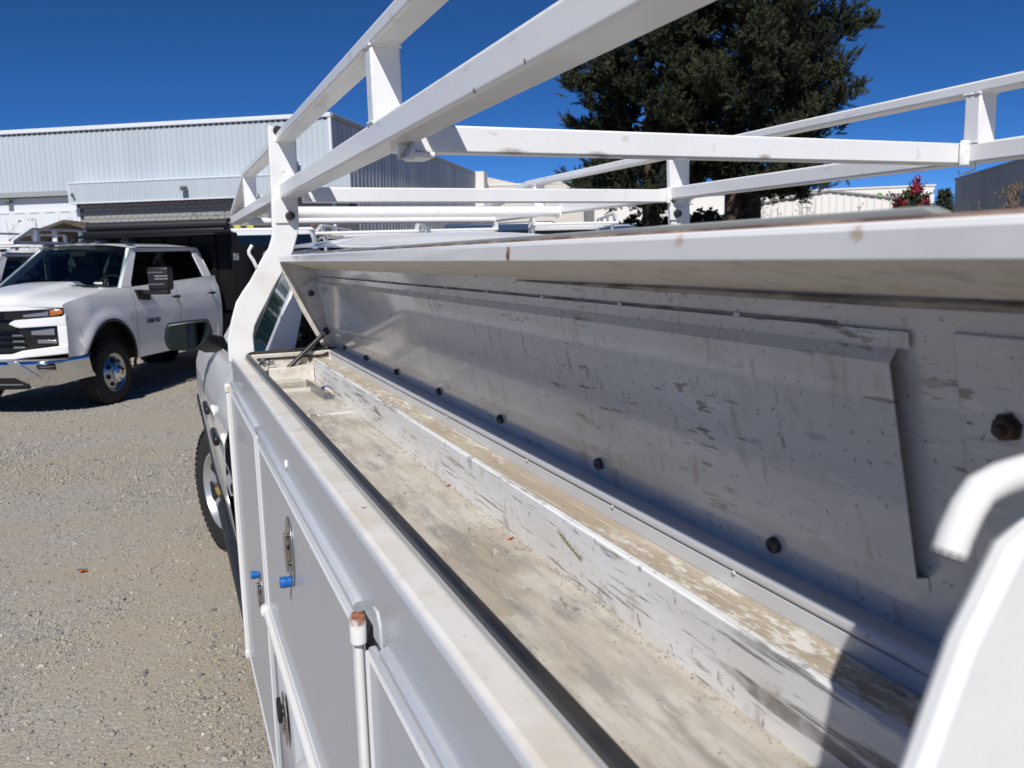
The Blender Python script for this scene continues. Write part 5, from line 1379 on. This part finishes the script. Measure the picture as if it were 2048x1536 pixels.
# canopy box in front of the facade and the block wall below it
BW(corrugated(-14.5, 1.2, 5.02, 5.98, -0.66, 0.2, 0.02), 'canopy_face', 'metal_white', ang=20)
BW(MB().box(-14.52, -0.70, 5.98, 1.3, -0.05, 6.06), 'canopy_cap', 'trim_white', 0.02)
BW(MB().box(-14.52, -0.70, 4.94, 1.3, -0.60, 5.015), 'canopy_edge', 'trim_white', 0.01)
BW(MB().box(-14.55, -0.66, 4.95, -14.5, 0, 5.975), 'canopy_side', 'trim_white')
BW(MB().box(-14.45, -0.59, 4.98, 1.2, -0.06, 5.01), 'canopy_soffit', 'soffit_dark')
BW(MB().box(-14.58, -0.06, 0, -14.40, 0.2, 4.8), 'wall_end', 'trim_white')
bw = BW(MB().box(-14.35, -0.04, 0, 1.2, 0.05, 5.0), 'block_wall', 'soffit_dark')
bm0 = MB().box(-0.192, -0.05, 0.006, 0.192, 0.0, 0.192)
o0 = BW(bm0, 'block', 'block_grey', 0.008, parent=bw)
o0.location = (-14.15, -0.041, 4.74)
cnt = 0
for r in range(7):
    for cI in range(38):
        x = -14.15 + cI * 0.4 + (0.2 if r % 2 else 0)
        if (r == 0 and cI == 0): continue
        q = o0.copy(); COL.objects.link(q); q.location = (x, -0.041 - random.uniform(0, 0.008), 4.74 - 0.2 * r)
# flood lights
def flood(x, y, z, tilt, wall):
    l = BW(MB().box(x - 0.14, y - 0.30, z - 0.03, x + 0.14, y - 0.06, z + 0.10), 'flood_light', 'fixture_grey', 0.02)
    MB().prism([(x - 0.16, y - 0.36, z - 0.13), (x + 0.16, y - 0.36, z - 0.13), (x + 0.16, y - 0.10, z - 0.02), (x - 0.16, y - 0.10, z - 0.02)], (0, -0.02, 0.03)).build('lamp_glass', 'lens', l)
    MB().tube([(x, y - 0.06, z), (x + 0.02, y, z - 0.02)], 0.04, 8).build('lamp_bracket', 'fixture_grey', l)
flood(-7.75, -0.68, 5.52, 0, 1)
flood(-18.55, -0.02, 5.22, 0, 1)
BW(MB().tube([(-14.3, -0.68, 5.48), (-14.22, -0.82, 5.42), (-14.15, -0.9, 5.36)], 0.06, 8), 'camera_dome', 'fixture_grey')
BW(MB().tube([(1.6, 6.0, 8.98), (1.6, 6.0, 9.5)], 0.12, 10), 'roof_vent', 'roof_grey')

BG = thing('beige_building', 'low beige building with parapet at the far end of the shaded warehouse wall', 'building', (26.9, 75.4, 0), FZ)
MB().box(0.3, -0.6, 0, 10.5, 12, 7.9).build('wall', 'beige_wall', BG)
MB().prism([(0.3, 0.4, 7.9), (0.3, 0.4, 9.1), (5.2, 0.4, 7.9)], (0, 6, 0)).build('gable_end', 'beige_wall', BG)
MB().box(0.25, -0.65, 7.901, 10.55, -0.4, 8.05).build('parapet_cap', 'stucco_white', BG)

SB = thing('sign_building', 'long white building with a green ring sign, beyond the flowering bush', 'building', (71.0, 63.1, 0), math.atan2(63.1 - 82.7, 71.0 - 46.8))
MB().box(-34, 0, 0, 0, 25, 7.35).build('wall', 'stucco_white', SB)
MB().box(-34.05, -0.1, 7.351, 0.1, 25, 7.5).build('parapet_cap', 'stucco_white', SB)
ring = [(-5.0 + 0.27 * math.cos(t * math.pi / 12), -0.06, 6.62 + 0.27 * math.sin(t * math.pi / 12)) for t in range(-3, 20)]
MB().tube(ring, 0.075, 8).build('sign_ring', 'sign_green', SB)
text_part('sign_letters', 'PART', 0.56, 'sign_black', SB, Matrix.Translation((-3.75, -0.06, 6.55)) @ Matrix.Rotation(R(90), 4, 'X'), 0.04)
MB().box(-1.2, -0.1, 0, -1.0, -0.001, 7.3).build('downpipe', 'trim_white', SB)

LW = thing('white_shed', 'low white ribbed metal shed in front of the long white building', 'building', (44.5, 40.3, 0), math.atan2(40.3 - 47.1, 44.5 - 37.1))
lw = corrugated(-9.9, 0, 0, 4.4, 0, 0.45, 0.05, topf=lambda a: 4.35 + 0.9 * (1 - abs(a + 5.6) / 5.6) if a > -11.2 else 4.3)
lw.build('wall_sheet', 'stucco_white', LW, ang=20)
MB().prism([(-9.95, -0.15, 4.62), (-5.6, -0.15, 5.26), (0.1, -0.15, 4.36), (0.1, -0.15, 4.46), (-5.6, -0.15, 5.38), (-9.95, -0.15, 4.74)], (0, 12, 0)).build('roof', 'roof_grey', LW)
MB().box(-9.9, 0.01, 0, -0.0, 12, 4.3).build('wall', 'metal_white', LW)
MB().box(-10.5, -0.2, 0, -9.95, 3, 4.0).build('side_bay', 'blue_grey_wall', LW)
MB().box(-1.5, -0.2, 3.75, -1.35, -0.06, 4.0).build('wall_lamp', 'fixture_grey', LW)

BB = thing('grey_building', 'blue grey flat roofed building at the right edge with rooftop units', 'building', (33.9, 29.0, 0), math.atan2(16.9 - 29.34, 22.33 - 34.12) + math.pi)
bb_len = 24
MB().prism([(-bb_len, 0, 0), (-bb_len, 0, 3.75), (0, 0, 4.62), (0, 0, 0)], (0, -10, 0)).build('wall', 'blue_grey_wall', BB)
MB().prism([(-bb_len, 0.06, 3.755), (0.05, 0.06, 4.625), (0.05, 0.06, 4.70), (-bb_len, 0.06, 3.83)], (0, -10.1, 0)).build('roof_edge', 'blue_grey_wall', BB)
for x in (-9.0, -13.5, -17.0):
    MB().box(x - 1.3, -2.5, 3.9, x + 1.3, -0.5, 4.5).build('roof_unit', 'roof_grey', BB, bevel=0.03)
MB().tube([(-16.5, 0.06, 2.9), (-14.5, 0.06, 2.95)], 0.1, 10).build('wall_pipe', 'pipe_blue', BB)

SH = thing('gable_shed', 'small dark open shed with brown gable roof below the warehouse wall', 'shed', (-3.45, 38.2, 0), R(-14))
for sg in (1, -1):
    MB().prism([(0, 0, 3.55), (sg * 2.1, 0, 2.82), (sg * 2.1, 0, 2.70), (0, 0, 3.43)], (0, 3, 0)).build('roof_slope', 'shed_brown', SH)
    MB().box(sg * 1.85, 0.1, 0, sg * 1.95, 0.2, 2.85).build('post', 'shed_brown', SH)
MB().box(-1.9, 2.9, 0, 1.9, 2.98, 3.3).build('back_wall', 'soffit_dark', SH)
MB().box(-0.62, 0.35, 0, -0.45, 0.5, 3.15).build('white_pole', 'trim_white', SH)

# ------------------------------------------------------------------ trees and plants
def tuft_base(nq, length, width, leaf):
    """one spray: narrow leaflets set round a short twig, leaning forward"""
    vs, fs = [], []
    rg = np.random.default_rng(11)
    for i in range(nq):
        t = (i + rg.uniform(0, 1)) / nq; a = rg.uniform(0, 2 * np.pi)
        d = np.array([np.cos(a), np.sin(a), rg.uniform(0.3, 1.3)]); d /= np.linalg.norm(d)
        p = np.array([0, 0, t * length])
        e = p + d * leaf * (1.1 - 0.55 * t) * rg.uniform(0.7, 1.2)
        s = np.cross(d, rg.normal(size=3)); s /= np.linalg.norm(s); s *= width
        n = len(vs)
        vs += [p - s * 0.3, p + s * 0.3, e * 0.6 + p * 0.4 + s * 0.5, e, e * 0.6 + p * 0.4 - s * 0.5][:5]
        fs.append((n, n + 1, n + 2, n + 3, n + 4))
    return np.array(vs), np.array(fs)

def frames(dirs):
    n = len(dirs); z = dirs / np.linalg.norm(dirs, axis=1, keepdims=True)
    r = RNG.normal(size=(n, 3)); x = np.cross(r, z); x /= np.linalg.norm(x, axis=1, keepdims=True); y = np.cross(z, x)
    return np.stack([x, y, z], 2)

def redwood(name, label, cx, cy, zb, zt, rad, trunks, nb, seed, prof):
    rg = np.random.default_rng(seed)
    t = thing(name, label, 'tree', (cx, cy, 0), 0, 'redwoods beyond the yard')
    for dx, dy, r0 in trunks:
        MB().tube([(dx, dy, 0), (dx * 0.95, dy * 0.95, 3), (dx * 0.6, dy * 0.6, 7), (dx * 0.2, dy * 0.2, zt - 1)], [r0 * 1.15, r0, r0 * 0.42, 0.03], 12).build('trunk', 'bark', t)
    P, D, T, S = [], [], [], []
    limbs = MB()
    for i in range(nb):
        h = zb + (zt - zb) * (i + rg.uniform(0, 1)) / nb
        q = (h - zb) / (zt - zb)
        R_ = rad * pw(prof, q) * rg.uniform(0.7, 1.1)
        a = rg.uniform(0, 2 * np.pi)
        o = np.array([math.cos(a), math.sin(a), 0.0])
        droop = rg.uniform(-0.22, 0.04)
        base = np.array([0, 0, h])
        def at(s): return base + o * (R_ * s) + np.array([0, 0, R_ * (droop * s + 0.16 * s ** 4)])
        if rg.uniform() < 0.5:
            limbs.tube([tuple(at(0)), tuple(at(0.5)), tuple(at(0.95))], [0.05, 0.03, 0.008], 5, caps=False)
        m = int(5 + R_ * 2.2)
        tone = np.clip(rg.normal(0.42, 0.16), 0, 1)
        for k in range(m):
            s = rg.uniform(0.08, 1.0) ** 0.6
            side = np.array([-o[1], o[0], 0]) * rg.normal(0, 0.42 * (1.1 - 0.75 * s)) + np.array([0, 0, rg.normal(0, 0.10)])
            c = at(s) + side
            out = o * 0.55 + side * 0.8
            for j in range(7):
                P.append(c + rg.normal(0, 0.10, 3)); D.append(out + rg.normal(0, 0.42, 3) + np.array([0, 0, rg.uniform(0.25, 1.0)]))
                T.append(np.clip(tone + rg.normal(0, 0.13) + (0.18 if rg.uniform() < 0.1 else 0), 0, 1)); S.append(rg.uniform(0.6, 1.35))
    limbs.build('limbs', 'bark', t)
    bv, bf = [], []
    r2 = np.random.default_rng(5)
    for i in range(30):         # one sprig: needles as slim triangles set close along a twig
        q = i / 30; a = i * 2.4
        d = np.array([np.cos(a), np.sin(a), 0.75]); d /= np.linalg.norm(d)
        p = np.array([0, 0, q * 0.46]); e = p + d * 0.125 * (1.1 - 0.6 * q) * r2.uniform(0.8, 1.2)
        sd = np.cross(d, r2.normal(size=3)); sd *= 0.021 / np.linalg.norm(sd)
        n = len(bv); bv += [p - sd, p + sd, e]; bf.append((n, n + 1, n + 2))
    c = instanced('crown', np.array(bv), np.array(bf), np.array(P), np.array(S), frames(np.array(D)), np.array(T), 'needles', None)
    c.parent = t
    return t
redwood('redwood_tree', 'tall dark redwood with a single trunk, left of the pair', 17.6, 29.1, 3.5, 19, 3.4, [(0.2, -0.1, 0.36)], 300, 21,
        [(0, 0.72), (0.1, 0.95), (0.25, 1.0), (0.5, 0.8), (0.8, 0.42), (1.0, 0.05)])
redwood('redwood_tree', 'tall dark redwood with twin trunks, right of the pair', 20.9, 26.8, 3.75, 21, 3.75, [(-0.55, 0.50, 0.36), (-0.02, 0.03, 0.34)], 350, 22,
        [(0, 0.72), (0.08, 0.92), (0.22, 1.0), (0.4, 1.0), (0.6, 0.75), (0.85, 0.38), (1.0, 0.05)])

def leafy(name, label, cat, loc, rx, ry, z0, z1, n, leafm, group=None, leaf=0.12, flowers=0, seed=1, stem='bark'):
    rg = np.random.default_rng(seed)
    t = thing(name, label, cat, loc, 0, group)
    st = MB()
    ends = []
    for i in range(14):
        a = rg.uniform(0, 2 * np.pi); q = math.sqrt(rg.uniform(0, 1))
        e = (rx * q * math.cos(a), ry * q * math.sin(a), lerp(z0, z1, 1 - 0.55 * q) - rg.uniform(0, 0.15))
        st.tube([(0.1 * math.cos(a), 0.1 * math.sin(a), 0), (e[0] * 0.5, e[1] * 0.5, e[2] * 0.6), e], [0.035, 0.022, 0.006], 5)
        ends.append(e)
    st.build('stems', stem, t)
    P = []
    while len(P) < n:
        p = rg.uniform(-1, 1, 3)
        if np.linalg.norm(p) > 1: continue
        P.append((p[0] * rx, p[1] * ry, lerp(z0, z1, 0.42 + 0.42 * p[2])))
    P = np.array(P)
    v, f = tuft_base(12, 0.25, leaf * 0.5, leaf)
    c = instanced('foliage', v, f, P, rg.uniform(0.6, 1.3, n), frames(rg.normal(0, 0.6, (n, 3)) + np.array([0, 0, 0.8])), np.clip(rg.normal(0.45, 0.25, n), 0, 1), leafm, None)
    c.parent = t
    if flowers:
        P = []; D = []
        for e in ends:
            for k in range(flowers):
                P.append(np.array(e) + rg.normal(0, 0.03, 3) + np.array([0, 0, 0.05 * k + 0.06])); D.append(np.array([0, 0, 1]) + rg.normal(0, 0.3, 3))
        P = np.array(P)
        v, f = tuft_base(14, 0.16, 0.05, 0.06)
        fl = instanced('flowers', v, f, P, rg.uniform(0.8, 1.4, len(P)), frames(np.array(D)), rg.uniform(0, 1, len(P)), 'blossom', None)
        fl.parent = t; fl['kind'] = 'stuff'
    return t
leafy('crape_myrtle', 'flowering bush with dark red blossoms in front of the white building', 'bush', (16.15, 14.95, 0), 0.42, 0.42, 1.6, 3.28, 330, 'leaf_dark', None, 0.09, 4, 31)
leafy('green_shrub', 'green yellow shrub between the redwood trunks', 'shrub', (23.0, 32.8, 0), 1.5, 1.2, 0.6, 4.0, 800, 'leaf_dark', None, 0.2, 0, 32)
leafy('green_shrub', 'dark shrub right of the single redwood trunk, behind blue vans', 'shrub', (20.4, 33.8, 0), 1.8, 1.2, 0.6, 3.9, 700, 'leaf_dark', None, 0.2, 0, 33)

def conifer(label, x, y, h, r, seed):
    rg = np.random.default_rng(seed)
    t = thing('conifer_tree', label, 'tree', (x, y, 0), 0, 'conifers on the skyline')
    MB().tube([(0, 0, 0), (0, 0, h * 0.95)], [0.25, 0.03], 8).build('trunk', 'bark', t)
    n = 420
    q = rg.uniform(0, 1, n) ** 1.3; a = rg.uniform(0, 2 * np.pi, n); rr = r * (1 - q) * np.sqrt(rg.uniform(0.1, 1, n))
    P = np.stack([rr * np.cos(a), rr * np.sin(a), h * (0.12 + 0.88 * q)], 1)
    v, f = tuft_base(10, 0.9, 0.22, 0.5)
    D = np.stack([np.cos(a), np.sin(a), rg.uniform(0, 0.8, n)], 1)
    c = instanced('crown', v, f, P, rg.uniform(0.7, 1.3, n), frames(D), np.clip(rg.normal(0.5, 0.2, n), 0, 1), 'needles', None)
    c.parent = t
conifer('small conifer far off between the white and blue grey buildings', 113, 98.5, 9.6, 2.6, 41)
conifer('rounded conifer on the skyline behind the rack, left one', 54.2, 107, 8.3, 3.2, 42)
conifer('pointed conifer on the skyline behind the rack, middle of three', 58.6, 104.5, 8.2, 1.8, 43)
conifer('pointed conifer on the skyline behind the rack, right of three', 60.4, 103.5, 7.9, 1.6, 44)

LPO = thing('light_pole', 'slim pale pole standing left of the twin redwood trunks', 'pole', (21.2, 28.9, 0))
MB().tube([(0, 0, 0), (0, 0, 4.6)], 0.06, 10).build('shaft', 'pipe_blue', LPO)
MB().box(-0.12, -0.12, 0, 0.12, 0.12, 0.06).build('base_plate', 'pipe_blue', LPO)

def weed(label, x, y, h, spread, mat, seed, umbel=True, group='dry weeds at the yard edge', n=7, w=0.008):
    rg = np.random.default_rng(seed)
    t = thing('dry_weed', label, 'weed', (x, y, 0), rg.uniform(0, 6), group)
    st = MB(); hd = MB()
    for i in range(n):
        a = rg.uniform(0, 2 * np.pi); q = rg.uniform(0.1, 1) * spread; hh = h * rg.uniform(0.75, 1.0)
        tip = Vector((q * math.cos(a), q * math.sin(a), hh))
        st.tube([(0.03 * math.cos(a), 0.03 * math.sin(a), 0), (tip.x * 0.55, tip.y * 0.55, hh * 0.6), tuple(tip)], [w, w * 0.7, w * 0.4], 4, caps=False)
        for b in range(4):
            s = rg.uniform(0.6, 0.95); base = Vector((tip.x * s, tip.y * s, hh * s))
            e = base + Vector((rg.normal(0, 0.12), rg.normal(0, 0.12), rg.uniform(0.08, 0.25)))
            st.tube([tuple(base), tuple(e)], w * 0.4, 4, caps=False)
            if umbel:
                for k in range(7):
                    c = e + Vector((rg.normal(0, 0.04), rg.normal(0, 0.04), rg.normal(0.01, 0.008)))
                    hd.ball(tuple(c), 0.014, 3, (1.2, 1.2, 0.5))
            else:
                for k in range(5):
                    c = e + Vector((rg.normal(0, 0.03), rg.normal(0, 0.03), rg.normal(0, 0.04)))
                    hd.ball(tuple(c), 0.016, 3, (0.8, 0.8, 1.6))
    st.build('stems', mat, t); hd.build('seed_heads', mat, t)
ORD = ('leftmost', 'second from left', 'third from left', 'fourth from left', 'rightmost')
for i, (x, y, h) in enumerate(((-2.6, 19.6, 2.72), (-2.25, 20.1, 2.85), (-1.75, 20.6, 2.9), (-1.1, 21.2, 2.7))):
    weed(ORD[i if i < 3 else 4] + ' of four dry umbel weeds rising behind the rack truck', x, y, h, 0.35, 'dry_brown', 50 + i, True, 'umbel weeds behind the rack truck')
for i, (x, y, h) in enumerate(((1.15, 25.6, 3.25), (1.75, 25.4, 3.3), (0.65, 26.0, 3.1), (2.6, 25.2, 3.2))):
    weed(ORD[(1, 2, 0, 4)[i]] + ' of four brown weed tops above the black tarp roll', x, y, h, 0.5, 'dry_brown', 60 + i, True, 'weeds above the tarp roll')
for i, (x, y, h) in enumerate(((9.50, 7.30, 2.50), (9.72, 7.40, 2.36), (9.10, 7.75, 2.34), (9.85, 7.05, 2.48))):
    weed(ORD[(1, 2, 0, 4)[i]] + ' of four golden dry weeds before the blue grey building', x, y, h, 0.16, 'dry_stem', 70 + i, False, 'golden grass at the right edge', 11, 0.006)
for i, (x, y, h) in enumerate(((20.1, 25.4, 3.45), (20.8, 25.0, 3.3), (21.6, 24.4, 3.5), (22.6, 23.4, 3.3), (23.8, 22.6, 3.6))):
    weed(ORD[i] + ' of five brown dry weeds in front of the twin redwood', x, y, h, 0.5, 'dry_brown', 80 + i, True, 'brown weeds before the redwoods', 9, 0.012)
